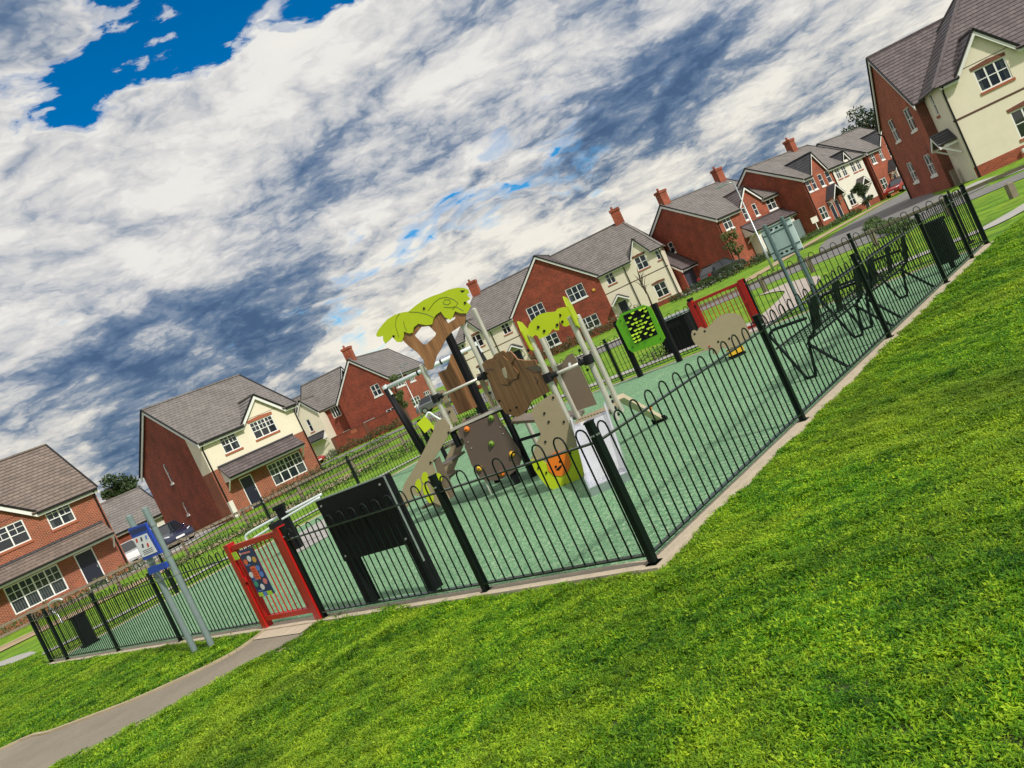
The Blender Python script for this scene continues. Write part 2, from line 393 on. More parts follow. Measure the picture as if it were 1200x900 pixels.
def ground():
    mb = MB(); vs = []; xs = [-900, -400, -200, -120, -90] + [-70 + 4 * i for i in range(36)] + [90, 120, 200, 400, 900]
    ys = [-300, -100, -40] + [-20 + 4 * i for i in range(36)] + [140, 180, 260, 400, 1200]
    for y in ys:
        for x in xs: mb.v.append((x, y, -.012 + gz(x, y)))
    n = len(xs)
    for j in range(len(ys) - 1):
        for i in range(n - 1): mb.f.append((j * n + i, j * n + i + 1, (j + 1) * n + i + 1, (j + 1) * n + i))
    struct(mb.build('lawn_ground', 'grass_ground', smooth=True))
ground()
struct(sheet('rubber_surface', [A2, B2, C2, D2], .012, 'rubber'))
# concrete edging strip under the fences
def strip(mb, p, q, w0, w1, n, z0, z1):
    p, q, n = V(p), V(q), V(n); mb.prism([(p + n * w0) + V((0, 0, z0)), (q + n * w0) + V((0, 0, z0)), (q + n * w1) + V((0, 0, z0)), (p + n * w1) + V((0, 0, z0))], (0, 0, z1 - z0))
def strips():
    mb = MB()
    strip(mb, A2 - eAB * .085, B2 + eAB * .085, -.085, .07, nAB, -.05, .020)
    strip(mb, A2 + eAD * .075, D2 + eAD * .085, -.085, .07, nAD, -.05, .024)
    strip(mb, C2, B2 + nAB * .08, -.10, .10, (B2 - C2).normalized().cross(V((0, 0, 1))), -.05, .017)
    strip(mb, D2 + eAB * .08, C2, -.10, .10, (C2 - D2).normalized().cross(V((0, 0, 1))), -.05, .022)
    return struct(mb.build('concrete_edging', 'concrete'))
strips()
# asphalt path to the red gate
def curve_pts(P, n=8):                      # Catmull-Rom through P
    P = [V(p) for p in P]; out = []
    for i in range(len(P) - 1):
        p0 = P[max(0, i - 1)]; p1 = P[i]; p2 = P[i + 1]; p3 = P[min(len(P) - 1, i + 2)]
        for k in range(n):
            t = k / n; out.append(.5 * ((2 * p1) + (p2 - p0) * t + (2 * p0 - 5 * p1 + 4 * p2 - p3) * t * t + (3 * p1 - p0 - 3 * p2 + p3) * t ** 3))
    return out + [P[-1]]
G1a = V((-2.88, 8.19, 0)); G1b = V((-3.80, 8.99, 0))
G1a = A2 + eAD * ((G1a - A2).dot(eAD)); G1b = A2 + eAD * ((G1b - A2).dot(eAD))
far_e = curve_pts([G1b - eAD * .02, *[G(*q) for q in ((277, 764), (233, 787), (167, 817), (127, 833), (60, 858), (0, 880))], (-9.6, 8.4, 0), (-13.5, 6.0, 0)], 5)
near_e = curve_pts([G1a, *[G(*q) for q in ((333, 760), (277, 786), (240, 805), (187, 836), (133, 864), (60, 902))], (-8.2, 6.6, 0), (-12, 4.2, 0)], 5)
def ribbon(name, L, R, z, m, ter=False):
    mb = MB()
    for p, q in zip(L, R):
        for k in range(5):
            c = p.lerp(q, k / 4); mb.v.append((c.x, c.y, z + (gz(c.x, c.y) if ter else 0)))
    for i in range(len(L) - 1):
        for k in range(4): a = i * 5 + k; mb.f.append((a, a + 1, a + 6, a + 5))
    o = mb.build(name, m)
    if o.data.polygons[0].normal.z < 0: o.data.flip_normals()
    return struct(o)
struct(sheet('gate_threshold', [G1a + nAD * .05, G1b + nAD * .05, G1b - nAD * .28, G1a - nAD * .28], .012, 'concrete'))
ribbon('asphalt_path', near_e, far_e, .004, 'asphalt_path')
def path_edging():
    mb = MB()
    for L in (far_e, near_e):
        for a, b in zip(L[:-1], L[1:]): mb.bar(V((a.x, a.y, .0)), V((b.x, b.y, .0)), .05, .05 if L is far_e else .02)
    struct(mb.build('path_edging', 'edging'))
path_edging()
def band(name, pts, w, z, m):               # a path following a line, w wide
    P = curve_pts(pts, 6); L = []; R = []
    for i, p in enumerate(P):
        t = ((P[i + 1] if i + 1 < len(P) else p) - (P[i - 1] if i else p)).normalized(); s = V((-t.y, t.x, 0)); L.append(p - s * w / 2); R.append(p + s * w / 2)
    return ribbon(name, L, R, z, m, True)
# narrow paved path round the far sides, and the one running off past the right corner
band('paved_path', [(-26, 30.5, 0), (-15.6, 21.6, 0), (-11.5, 18.2, 0), (-5, 24.6, 0), (-2.4, 26.0, 0), (0, 23.6, 0), (3.2, 19.5, 0), (8.5, 15.6, 0), (10.2, 15.4, 0), (14, 17.9, 0), (22, 23, 0)], .62, .006, 'paving_light')
band('gate_path', [(4.55, 16.0, 0), (6.6, 18.6, 0), (8.6, 22.5, 0), (9.4, 27.2, 0)], 1.0, .010, 'paving_pink')
# roads and pavements of the estate
band('estate_road', [(46, 14, 0), (30, 20.5, 0), (19, 27.2, 0), (14.8, 33.5, 0), (8, 42, 0), (-2, 50, 0), (-6, 66, 0), (-22, 75, 0), (-60, 78, 0)], 5.2, .010, 'asphalt_road')
band('side_road', [(17.2, 32, 0), (22.2, 44.5, 0), (31, 58, 0), (44, 72, 0), (64, 86, 0), (100, 104, 0)], 6.2, .016, 'asphalt_road')
band('estate_pavement', [(40, 20.8, 0), (29, 25.2, 0), (22.0, 30.3, 0), (22.8, 37, 0)], 1.3, .020, 'paving_light')
band('verge_pavement', [(13.8, 44.5, 0), (19.3, 51.5, 0), (26.5, 60.8, 0), (38, 72.8, 0)], 1.7, .024, 'gravel_tan')
band('far_pavement', [(-14, 53.5, 0), (-4, 55.2, 0), (4, 50.0, 0), (10.5, 45.4, 0)], 1.4, .028, 'paving_pink')
band('gravel_drive', [(-40, 28, 0), (-26, 30.0, 0), (-17, 31.0, 0), (-11.5, 33.6, 0), (-8, 38.0, 0)], 3.2, .022, 'gravel_tan')
sheet('forecourt', [(-29, 40.5), (-19.5, 40.5), (-18.8, 47.6), (-27, 55.8), (-33, 57)], .030, 'paving_light', 3)['kind'] = 'structure'
sheet('forecourt_gravel', [(18.2, 66.5), (22.6, 71.6), (19.6, 77.0), (16.5, 74.2)], .030, 'paving_light', 3)['kind'] = 'structure'

# ------------------------------------------------------------------ bow-top fence
PH = 1.045
def hoop_mesh():
    mb = MB(); pts = [(-.05, 0, .075), (-.05, 0, .5), (-.05, 0, .955)]
    pts += [(-.05 * cos(pi * k / 7), 0, .962 + .058 * sin(pi * k / 7)) for k in range(1, 7)]
    pts += [(.05, 0, .955), (.05, 0, .5), (.05, 0, .075)]
    return mb.tube(pts, .0068, 5, False).mesh('hoop', 'fence_green', True)
HOOP = hoop_mesh()
def post_mesh(h=PH, w=.024):
    mb = MB(); mb.box(-w, -w, -.02, w, w, h); mb.box(-w - .004, -w - .004, h, w + .004, w + .004, h + .012); mb.box(-w - .02, -w - .02, .012, w + .02, w + .02, .026)
    return mb.mesh('post', 'fence_green')
POST = post_mesh()
BOLT = MB().tube([(0, .002, 0), (0, -.007, 0)], .0075, 7).mesh('bolt', 'galv')
def fence(label, p, q, posts, nm='bow_top_fence'):
    p, q = V(p), V(q); L = (q - p).length; rz = atan2(q.y - p.y, q.x - p.x)
    f = thing(nm, label, 'fence', p, rz, 'bow top fence round the play area')
    for s in posts:
        inst('post', POST, f, (s, 0, 0))
        for dx in (-.011, .011): inst('bolt', BOLT, f, (s + dx, -.024, .955)); inst('bolt', BOLT, f, (s + dx, .024, .955), pi)
    edges = sorted(set(posts))
    for a, b in zip(edges[:-1], edges[1:]):
        mb = MB(); mb.box(a + .024, -.021, .902, b - .024, .021, .914); mb.build('top_rail', 'fence_rail', f)
        mb = MB(); mb.box(a + .024, -.021, .078, b - .024, .021, .090); mb.build('bottom_rail', 'fence_rail', f)
        n = max(1, round((b - a - .06) / .2)); w = (b - a) / n
        for i in range(n): inst('hoop', HOOP, f, (a + w * (i + .5) + random.uniform(-.002, .002), 0, random.uniform(-.003, .003)))
    return f
LAB = (B2 - A2).length; sa = (G1a - A2).length; sb = (G1b - A2).length; LAD = (D2 - A2).length
fence('green fence panels beside the two metal benches', A2, B2, [0, 2.66, 5.30, 7.95, 9.55, LAB])
fence('green fence panels in front of the black activity board', A2 + eAD * .0001, G1a, [0.001, 1.72, sa - .07])
fence('green fence panels behind the blue rules sign', G1b, D2, [.07, 2.62, 5.22, 8.1, LAD - sb])
ec = (B2 - C2).normalized(); LCB = (B2 - C2).length
g2a = 9.55; g2b = 10.75
fence('green fence panels in front of the timber rail fence', D2, C2, [.02] + [2.65 * i for i in range(1, 4)] + [10.62])
fence('green fence panels behind the play tower', C2, C2 + ec * g2a, [.02, 2.4, 4.8, 7.15, g2a - .06])
fence('green fence panels in front of the grey notice board', C2 + ec * g2b, B2, [.06, 2.2, LCB - g2b - .02])

# ------------------------------------------------------------------ red gates
def red_gate(label, p, q, poster):
    p, q = V(p), V(q); L = (q - p).length; rz = atan2(q.y - p.y, q.x - p.x)
    g = thing('red_gate', label, 'gate', p, rz)
    for x, w in ((0, .055), (L, .055)):
        mb = MB(); mb.box(x - w, -.045, .0, x + w, .045, 1.06); mb.box(x - w - .004, -.049, 1.06, x + w + .004, .049, 1.072); mb.build('gate_post', 'gate_red', g)
    x0, x1 = .075, L - .075
    mb = MB(); mb.box(x0, -.028, .10, x0 + .055, .028, 1.04); mb.box(x1 - .055, -.028, .10, x1, .028, 1.04)
    mb.box(x0 + .055, -.028, .985, x1 - .055, .028, 1.04); mb.box(x0 + .055, -.028, .10, x1 - .055, .028, .155)
    mb.build('gate_frame', 'gate_red', g)
    mb = MB(); mb.tube([(0, 0, .155), (0, 0, .985)], .008, 6, False); me = mb.mesh('gate_bar', 'gate_red', True)
    n = 9
    for i in range(n): inst('gate_bar', me, g, (x0 + .055 + (x1 - x0 - .11) * (i + .5) / n, 0, 0))
    for z in (.20, .93):
        mb = MB(); mb.box(-.012, -.035, z - .03, .09, .035, z + .03); mb.build('hinge', 'black_plastic', g)
    mb = MB(); mb.box(-.03, -.06, 1.072, .06, .06, 1.13); mb.build('gate_closer', 'black_plastic', g)
    mb = MB(); mb.box(L - .10, -.05, .60, L + .02, .05, .66); mb.build('latch', 'gate_red', g)
    return g, L
g1, L1 = red_gate('red metal gate carrying a dark blue notice', G1a, G1b, True)
def gate_poster():
    # hangs on the outside of the gate bars; local frame of the gate: x from right post to left post, +y is away from the lawn? computed below
    t = eAD; out = -nAD                                     # outward, towards the lawn
    P = A2 + out * .04; c = [hit(px, P, out) for px in ((278.5, 646), (294.5, 641.5), (322, 695), (304.5, 700))]
    mb = MB(); mb.prism(c, -out * .006); o = mb.build('gate_notice', 'sign_navy'); tag(o, 'dark blue safety notice with coloured pictograms on red gate', 'notice')
    ux = (c[1] - c[0]); uy = (c[3] - c[0])
    def spot(u, v, ru, rv, m, nm):
        ctr = c[0] + ux * u + uy * v + out * .002; mb = MB()
        mb.prism([ctr + ux * ru * cos(2 * pi * k / 14) + uy * rv * sin(2 * pi * k / 14) for k in range(14)], out * .0015); mb.build(nm, m, o)
    def rect(u0, v0, u1, v1, m, nm, dz=.002):
        mb = MB(); q = [c[0] + ux * a + uy * b_ + out * dz for a, b_ in ((u0, v0), (u1, v0), (u1, v1), (u0, v1))]; mb.prism(q, out * .0015); mb.build(nm, m, o)
    for u, v, m in ((.20, .25, 'p_orange'), (.52, .20, 'p_white'), (.83, .24, 'p_gold'), (.80, .42, 'p_blue'), (.16, .52, 'p_white'), (.86, .70, 'p_pink'), (.20, .72, 'p_green'), (.52, .80, 'p_white'), (.85, .55, 'p_blue')): spot(u, v, .13, .062, m, 'pictogram')
    for u, v, m in ((.52, .20, 'p_blue'), (.16, .52, 'p_red'), (.52, .80, 'p_red')): spot(u, v, .05, .035, m, 'pictogram_mark') if False else None
    rect(.30, .36, .68, .64, 'p_orange', 'notice_panel')
    for i in range(4): rect(.36, .40 + .055 * i, .62, .43 + .055 * i, 'p_red', 'text_line', .0042)
    rect(.12, .055, .80, .085, 'p_pink', 'heading'); rect(.05, .04, .10, .10, 'p_white', 'heading_mark')
    for i, (v0) in enumerate((.31, .58, .63, .86)): rect(.10, v0, .42, v0 + .018, 'p_blue', 'text_line')
    rect(.04, .90, .34, .985, 'p_lime', 'footer'); rect(.38, .90, .60, .985, 'p_blue', 'footer'); rect(.64, .90, .97, .985, 'p_lime', 'footer')
    d = [hit(px, P, out) for px in ((270, 648.5), (276, 646.5), (281, 655), (275, 657))]
    mb = MB(); mb.prism(d, -out * .004); o2 = mb.build('yellow_tag', 'p_lime'); tag(o2, 'small yellow tag tied to the red gate bars', 'tag')
gate_poster()
red_gate('red metal gate on the far side of the play area', C2 + ec * g2a, C2 + ec * g2b, False)

# ------------------------------------------------------------------ signs on twin posts
def twin_sign(nm, label, p1, p2, h, front, board):
    p1, p2 = V(p1), V(p2)
    g = thing(nm, label, 'sign', (p1 + p2) / 2 * 1.0, 0)
    o = g.location.copy(); d = (p2 - p1).normalized(); half = (p2 - p1).length / 2
    n = V((d.y, -d.x, 0))                                   # towards the reader when front
    for s in (-1, 1):
        mb = MB(); mb.tube([d * half * s + V((0, 0, -.05)), d * half * s + V((0, 0, h))], .038, 12); mb.ball(d * half * s + V((0, 0, h)), .038, 12, 6, (1, 1, .35)); mb.build('post', 'post_grey' if front else 'post_teal', g, False)
        for z in ((h - .22, h - .62, h - .86) if front else (h - .15, h - .62)):
            mb = MB(); mb.tube([d * half * s + V((0, 0, z - .018)), d * half * s + V((0, 0, z + .018))], .045, 12); mb.build('clamp', 'galv' if front else 'post_teal', g)
    return g, d, n
P1 = G(229, 764); P2 = G(249, 758)
sg, sd_, sn = twin_sign('rules_sign', 'blue play area rules sign on two grey posts', P1, P2, 1.85, True, None)
def rules_board():
    # board seen face-on between the posts, slightly to the left of the right one
    P = (P1 + P2) / 2 + sn * .06; n = sn
    def rl(px): return hit(px, P, n) - sg.location
    def panel(pxs, m, nm, dep, th, parent):
        mb = MB(); mb.prism([rl(p) + n * dep for p in pxs], n * th); return mb.build(nm, m, parent)
    b = panel(((152, 619), (172, 612), (191.5, 647), (171, 656)), 'sign_blue', 'sign_board', 0, .03, sg)
    panel(((158, 630), (174.5, 623.5), (187, 645), (170, 652)), 'sign_white', 'notice_sheet', .0315, .002, b)
    panel(((154.5, 621), (172.5, 614.5), (174.5, 619), (156.5, 626)), 'sign_navy', 'sign_header', .0315, .002, b)
    for i, (x, y, m) in enumerate(((162.5, 632.5, 'p_red'), (168, 630.8, 'p_dark'), (173.5, 628.5, 'p_blue'), (169.5, 638.5, 'p_dark'), (175.5, 637.5, 'p_red'))):
        panel(((x - 1.0, y - 2.2), (x + .9, y - 2.8), (x + 2.2, y + 1.6), (x + .2, y + 2.4)), m, 'figure_icon', .0338, .0012, b)
    for i in range(3): panel(((170 + i * .8, 644.5 + i * 1.9), (181 + i * .8, 639.7 + i * 1.9), (181.3 + i * .8, 640.4 + i * 1.9), (170.3 + i * .8, 645.2 + i * 1.9)), 'p_dark', 'text_line', .0338, .0012, b)
    panel(((174.5, 665), (195, 657.5), (198.5, 664), (177, 673)), 'sign_blue', 'lower_plaque', 0, .025, sg)
rules_board()
Q1 = G(937, 367) + V((.12, .12, 0)); Q2 = G(956, 359) + V((.1, -.02, 0)); Q2 = Q1 + V((.29, -.20, 0))
ng, nd, nn_ = twin_sign('notice_board', 'grey twin post notice board behind the far gate', Q1, Q2, 1.83, False, None)
def notice():
    c = V((0, 0, 0)); hw = .30
    def q(u, z, dep): return nd * u + V((0, 0, z)) - nn_ * dep
    mb = MB(); mb.prism([q(-hw, 1.10, .05), (q(hw, 1.10, .05)), q(hw, 1.76, .05), q(-hw, 1.76, .05)], -nn_ * .03); o = mb.build('board', 'glaze_sky', ng)
    mb = MB()
    for z in (1.12, 1.26, 1.62, 1.74):
        mb = MB(); mb.prism([q(-hw, z - .012, .042), q(hw, z - .012, .042), q(hw, z + .012, .042), q(-hw, z + .012, .042)], -nn_ * .006); mb.build('board_rail', 'post_teal', o)
    for k in range(3):
        for z in (1.19, 1.69):
            mb = MB(); u = -.1 + .1 * k; mb.prism([q(u - .025, z - .018, .044), q(u + .025, z - .018, .044), q(u + .025, z + .018, .044), q(u - .025, z + .018, .044)], -nn_ * .005); mb.build('bracket', 'black_plastic', o)
notice()

# ------------------------------------------------------------------ benches
def bench(label, s0):
    # local x along the fence, y from the back of the bench towards the play area
    p = A2 + eAB * s0 + nAB * .34
    g = thing('metal_bench', label, 'bench', p, atan2(eAB.y, eAB.x), 'benches along the fence')
    L = 1.62
    for x in (0, L):
        mb = MB(); path = [(x, .05, .66), (x, .42, .665), (x, .50, .64), (x, .52, .60), (x, .47, .46), (x, .34, .06), (x, .30, .024), (x, .245, .024), (x, .21, .06), (x, .13, .42), (x, .03, .50), (x, -.06, .86)]
        path = curve_pts(path, 3)
        if x == L / 2: path = [q for q in path if q.z < .47] if False else curve_pts([(x, .50, .44), (x, .34, .06), (x, .30, .024), (x, .245, .024), (x, .21, .06), (x, .13, .42), (x, .03, .50), (x, -.06, .86)], 3)
        mb.tube(path, .018, 8); mb.build('side_frame', 'bench_green', g, True)
        mb = MB(); mb.tube([(x, .16, .40), (x, -.14, .022), (x, -.16, .016)], .018, 8); mb.build('rear_leg', 'bench_green', g, True)
    def grid(y0, z0, y1, z1, nm):                            # woven steel panel: frame and thin strips
        f = MB()
        for a in (0, 1):
            y, z = (y0, z0) if a == 0 else (y1, z1); f.tube([(-.03, y, z), (L + .03, y, z)], .0125, 6)
        pn = f.build(nm, 'bench_green', g, True)
        st = MB(); n = 20
        for i in range(n + 1):
            x = L * i / n; st.bar((x, y0, z0), (x, y1, z1), .009, .004, (0, -(z1 - z0), y1 - y0) if abs(z1 - z0) > .1 else (0, 0, 1))
        m = 5
        for j in range(1, m):
            t = j / m; st.bar((0, y0 + (y1 - y0) * t, z0 + (z1 - z0) * t + .003), (L, y0 + (y1 - y0) * t, z0 + (z1 - z0) * t + .003), .009, .004)
        st.build('mesh_strips', 'bench_green', pn)
    grid(.10, .43, .50, .455, 'seat'); grid(.02, .52, -.07, .87, 'backrest')
    for a, b in ((.0, .2), (L / 2 - .09, L / 2 + .09), (L - .2, L)):
        mb = MB(); mb.prism([(a, .018, .50), (b, .018, .50), (b, -.07, .86), (a, -.07, .86)], (0, -.004, -.001)); mb.build('back_plate', 'bench_green', g)
bench('dark green metal bench nearer the corner post', 4.42)
bench('dark green metal bench nearer the litter bin', 6.42)

# ------------------------------------------------------------------ litter bins
def litter_bin(nm, label, p, rz, w, d, z0, z1, m, stand=True, hood=False, group=None):
    g = thing(nm, label, 'bin', (p[0], p[1], 0), rz, group)
    mb = MB(); c = .03
    pl = [(-w / 2, -d / 2 + c), (-w / 2 + c, -d / 2), (w / 2 - c, -d / 2), (w / 2, -d / 2 + c), (w / 2, d / 2 - c), (w / 2 - c, d / 2), (-w / 2 + c, d / 2), (-w / 2, d / 2 - c)]
    mb.prism([(x, y, z0) for x, y in pl], (0, 0, z1 - z0)); b = mb.build('body', m, g)
    mb = MB(); mb.prism([(x * 1.08, y * 1.08, z1) for x, y in pl], (0, 0, .05)); mb.build('rim', m if not hood else 'galv', g)
    mb = MB(); mb.box(-w * .32, -d / 2 - .004, z1 - .20, w * .32, -d / 2 + .001, z1 - .08); mb.build('dark_opening_plate', 'black_plastic', b)  # black plate on the face paints the dark of an opening
    if z0 > .1:
        mb = MB(); mb.box(-.03, -.03, -.02, .03, .03, z0); mb.build('stand', m, g)
    else:
        mb = MB(); mb.box(-w / 2 - .02, -d / 2 - .02, -.01, w / 2 + .02, d / 2 + .02, .05); mb.build('plinth', m, g)
    return g
q = A2 + eAB * 9.32 + nAB * .22; litter_bin('litter_bin', 'dark green litter bin inside the fence beside a metal bench', q, atan2(eAB.y, eAB.x), .24, .24, .12, .74, 'fence_green')
q = G(92, 764) + nAD * .25; litter_bin('litter_bin', 'black litter bin inside the fence with a pale rope above', q, atan2(eAD.y, eAD.x), .22, .24, .0, .60, 'black_hdpe')
litter_bin('litter_bin', 'large black slatted bin outside the far gate', (4.25, 19.3), radians(-48), .95, .6, .0, .78, 'black_hdpe', hood=True)
def rope():
    a = G(75, 742, .55); pts = [G(x, y, z) for x, y, z in ((75, 733, .55), (70, 726, .68), (64, 721, .80), (58, 716, .92), (57, 709, 1.06), (62, 704, 1.12), (70, 702, 1.12))]
    base = q
    P = nAD; pl = q + nAD * .05
    pts = [hit(px, pl, nAD) for px in ((74, 730), (71, 726), (68, 721), (64, 718), (60, 715), (57.5, 711), (59, 707), (63, 703.5), (70, 702), (73, 703))]
    mb = MB(); mb.tube(curve_pts(pts, 4), .020, 6); o = mb.build('bent_pipe', 'tube_white', None, True); tag(o, 'pale bent pipe rising behind the black litter bin', 'pipe')
q = G(92, 764) + nAD * .25
rope()

# ------------------------------------------------------------------ black activity board (seen from behind)
def black_board():
    pL = G(430, 712) + nAD * .10; pR = G(503, 697) + nAD * .10
    d = (pR - pL); d.z = 0; w = d.length; d.normalize(); n = V((d.y, -d.x, 0))
    g = thing('activity_board', 'tall black activity board on two posts beside red gate', 'play panel', pL)
    def q(u, z, dep=0): return d * u + V((0, 0, z)) + n * dep
    for u in (0, w):
        mb = MB(); mb.prism([q(u - .055, -.03, -.05), q(u + .055, -.03, -.05), q(u + .055, .55, -.05), q(u - .055, .55, -.05)], n * .10); mb.build('leg', 'black_hdpe', g)
    mb = MB(); mb.prism([q(-.06, .50, .052), q(w + .06, .50, .052), q(w + .06, 1.16, .052), q(-.06, 1.16, .052)], n * .018); b = mb.build('panel', 'black_hdpe', g)
    for u in (0, w):
        mb = MB(); mb.prism([q(u - .055, .551, -.05), q(u + .055, .551, -.05), q(u + .055, 1.155, -.05), q(u - .055, 1.155, -.05)], n * .10); mb.build('upright', 'black_hdpe', g)
        for z in (.55, 1.10):
            mb = MB(); mb.tube([q(u, z, .068), q(u, z, .078)], .012, 8); mb.build('bolt', 'galv', b)
    for i in range(6):
        u = w * (.12 + .15 * i); mb = MB(); mb.prism([q(u - .004, .55, .0702), q(u + .004, .55, .0702), q(u + .004, 1.02, .0702), q(u - .004, 1.02, .0702)], n * .006); mb.build('rib', 'black_hdpe', b)
    mb = MB(); mb.prism([q(-.064, 1.16, .048), q(w + .064, 1.16, .048), q(w + .064, 1.172, .048), q(-.064, 1.172, .048)], n * .026); mb.build('edge_trim', 'galv', g)
    mb = MB(); mb.prism([q(w + .0602, .3, .03), q(w + .066, .3, .03), q(w + .066, 1.155, .03), q(w + .0602, 1.155, .03)], n * .02); mb.build('edge_trim', 'galv', g)
black_board()

# ------------------------------------------------------------------ white rail item by the gate
def white_rail():
    b0 = G(351, 643)
    d = V((cos(radians(-14)), sin(radians(-14)), 0))
    n = V((d.y, -d.x, 0))
    g = thing('spinner_rail', 'white looped hand rail on a black post with pale pad', 'play rail', b0)
    mb = MB(); mb.box(-.08, -.08, 0, .08, .08, .86); mb.build('post', 'black_hdpe', g)
    mb = MB(); mb.box(-.10, -.10, .86, .10, .10, .93); mb.build('post_cap', 'black_hdpe', g)
    def rl(px): return hit(px, b0, n) - b0
    mb = MB(); mb.tube(curve_pts([rl(p) for p in ((291, 636), (288, 630), (291, 625), (310, 614), (327, 605), (352, 592), (377, 579))], 5), .026, 8); mb.build('upper_rail', 'tube_white', g, True)
    mb = MB(); mb.tube(curve_pts([rl(p) + n * .08 for p in ((300, 629), (303, 627), (316, 619), (328, 610), (352, 596), (377, 581.5))], 5), .022, 8); mb.build('lower_rail', 'tube_white', g, True)
    mb = MB(); mb.tube(curve_pts([rl(p) + n * .10 for p in ((328, 613), (332, 616), (335, 626), (341, 645))], 5), .022, 8); mb.build('stay', 'tube_white', g, True)
    p = [G(343, 652), G(352, 645), G(388, 627), G(381, 607), G(350, 634)]
    p = [G(342, 653), G(386, 629), G(380, 609), G(336, 634)]
    struct(sheet('rubber_pad', p, .020, 'paving_light'))
white_rail()

# ------------------------------------------------------------------ the play tower
TR = azdir(106); TBk = V((-TR.y, TR.x, 0))                   # right along the front, and back
TBk = V((TR.y * -1, TR.x, 0))
FL1 = V((-1.03, 11.10, 0)); FR1 = FL1 + TR * .80; BL1 = FL1 + TBk * .80; BR1 = FR1 + TBk * .80
FL2 = V((.42, 9.27, 0)); FR2 = FL2 + TR * .52; BL2 = FL2 + TBk * .52; BR2 = FR2 + TBk * .52
PZ1 = 1.06; PZ2 = .60
tw = thing('play_tower', 'toddler play tower with lime treetop panels, brown carved panels and metal slide', 'play tower')
def zz(x0, y0, s): return lambda x, y: (x0 + x / s, y0 + y / s)
def pxpanel(pts, P, n, th, m, nm, off=0.0, holes=None, parent=tw):
    n = V(n); P = V(P) + n * off
    mb = MB(); o = [hit(p, P, n) for p in pts]
    if holes: mb.prism_holes(o, [[hit(p, P, n) for p in h] for h in holes], n * th)
    else: mb.prism(o, n * th)
    return mb.build(nm, m, parent)
def bolts(parent, pts, P, n, off, r=.016, m='black_plastic', nm='bolt'):
    n = V(n)
    for p in pts:
        c = hit(p, V(P) + n * off, n); mb = MB(); mb.tube([c, c + n * .012], r, 8); mb.build(nm, m, parent)
FN = -TBk                                                    # front faces the camera side
def pole(p, z0, z1, r, m, nm='post'):
    mb = MB(); mb.tube([p + V((0, 0, z0)), p + V((0, 0, z1))], r, 12); mb.ball(p + V((0, 0, z1)), r, 12, 4, (1, 1, .4)); return mb.build(nm, m, tw, False)
for p, h in ((FL1, 2.05), (FR1, 2.48)):
    pole(p, PZ1 - .04, h, .036, 'steel'); pole(p, -.02 if p is FR1 else .80, PZ1 - .04, .046, 'black_hdpe', 'post_base')
pole(BL1, -.02, PZ1, .05, 'black_hdpe'); pole(BR1, -.02, 2.48, .036, 'steel')
pole(FL1 + TR * .36 + TBk * .55, -.02, 2.32, .062, 'black_hdpe', 'trunk_post')
for p, h in ((FL2, 1.76), (FR2, 1.76), (BL2, 1.72), (BR2, 1.74)):
    pole(p, .46 if p in (FR2, BR2) else .0, h, .034, 'steel')
def platform(a, b, c, d, z, m):
    mb = MB(); q = [V(p) + V((0, 0, z - .05)) for p in (a, b, c, d)]; mb.prism(q, (0, 0, .05)); o = mb.build('platform', m, tw)
    return o
p1 = platform(FL1, FR1, BR1, BL1, PZ1, 'dark_hdpe'); p2 = platform(FL2, FR2, BR2, BL2, PZ2, 'beige_hdpe')
for i in range(11):                                          # ribbed deck
    mb = MB(); a = FL2 + TR * (.04 + .044 * i); mb.bar(a + TBk * .03 + V((0, 0, PZ2 + .004)), a + TBk * .49 + V((0, 0, PZ2 + .004)), .02, .008); mb.build('deck_rib', 'beige_hdpe', p2)
# steel front edge of tower one
mb = MB(); mb.bar(FL1 - TR * .03 + FN * .045 + V((0, 0, PZ1 + .0)), FR1 + TR * .03 + FN * .045 + V((0, 0, PZ1 + .0)), .05, .035); mb.build('deck_edge', 'steel', tw)
# guard rails with black clamps
def guard(a, b, z):
    mb = MB(); mb.tube([a + V((0, 0, z)), b + V((0, 0, z))], .02, 8); o = mb.build('guard_rail', 'steel', tw, True)
    for p in (a, b):
        mb = MB(); mb.tube([p + V((0, 0, z - .055)), p + V((0, 0, z + .055))], .055, 10); d = (b - a).normalized() * (1 if p is a else -1); mb.tube([p + V((0, 0, z)), p + d * .12 + V((0, 0, z))], .034, 8); mb.build('clamp', 'black_plastic', o, False)
guard(FL1 + FN * .05, FR1 + FN * .05, 1.545); guard(FL2 + FN * .05, FR2 + FN * .05, 1.235)
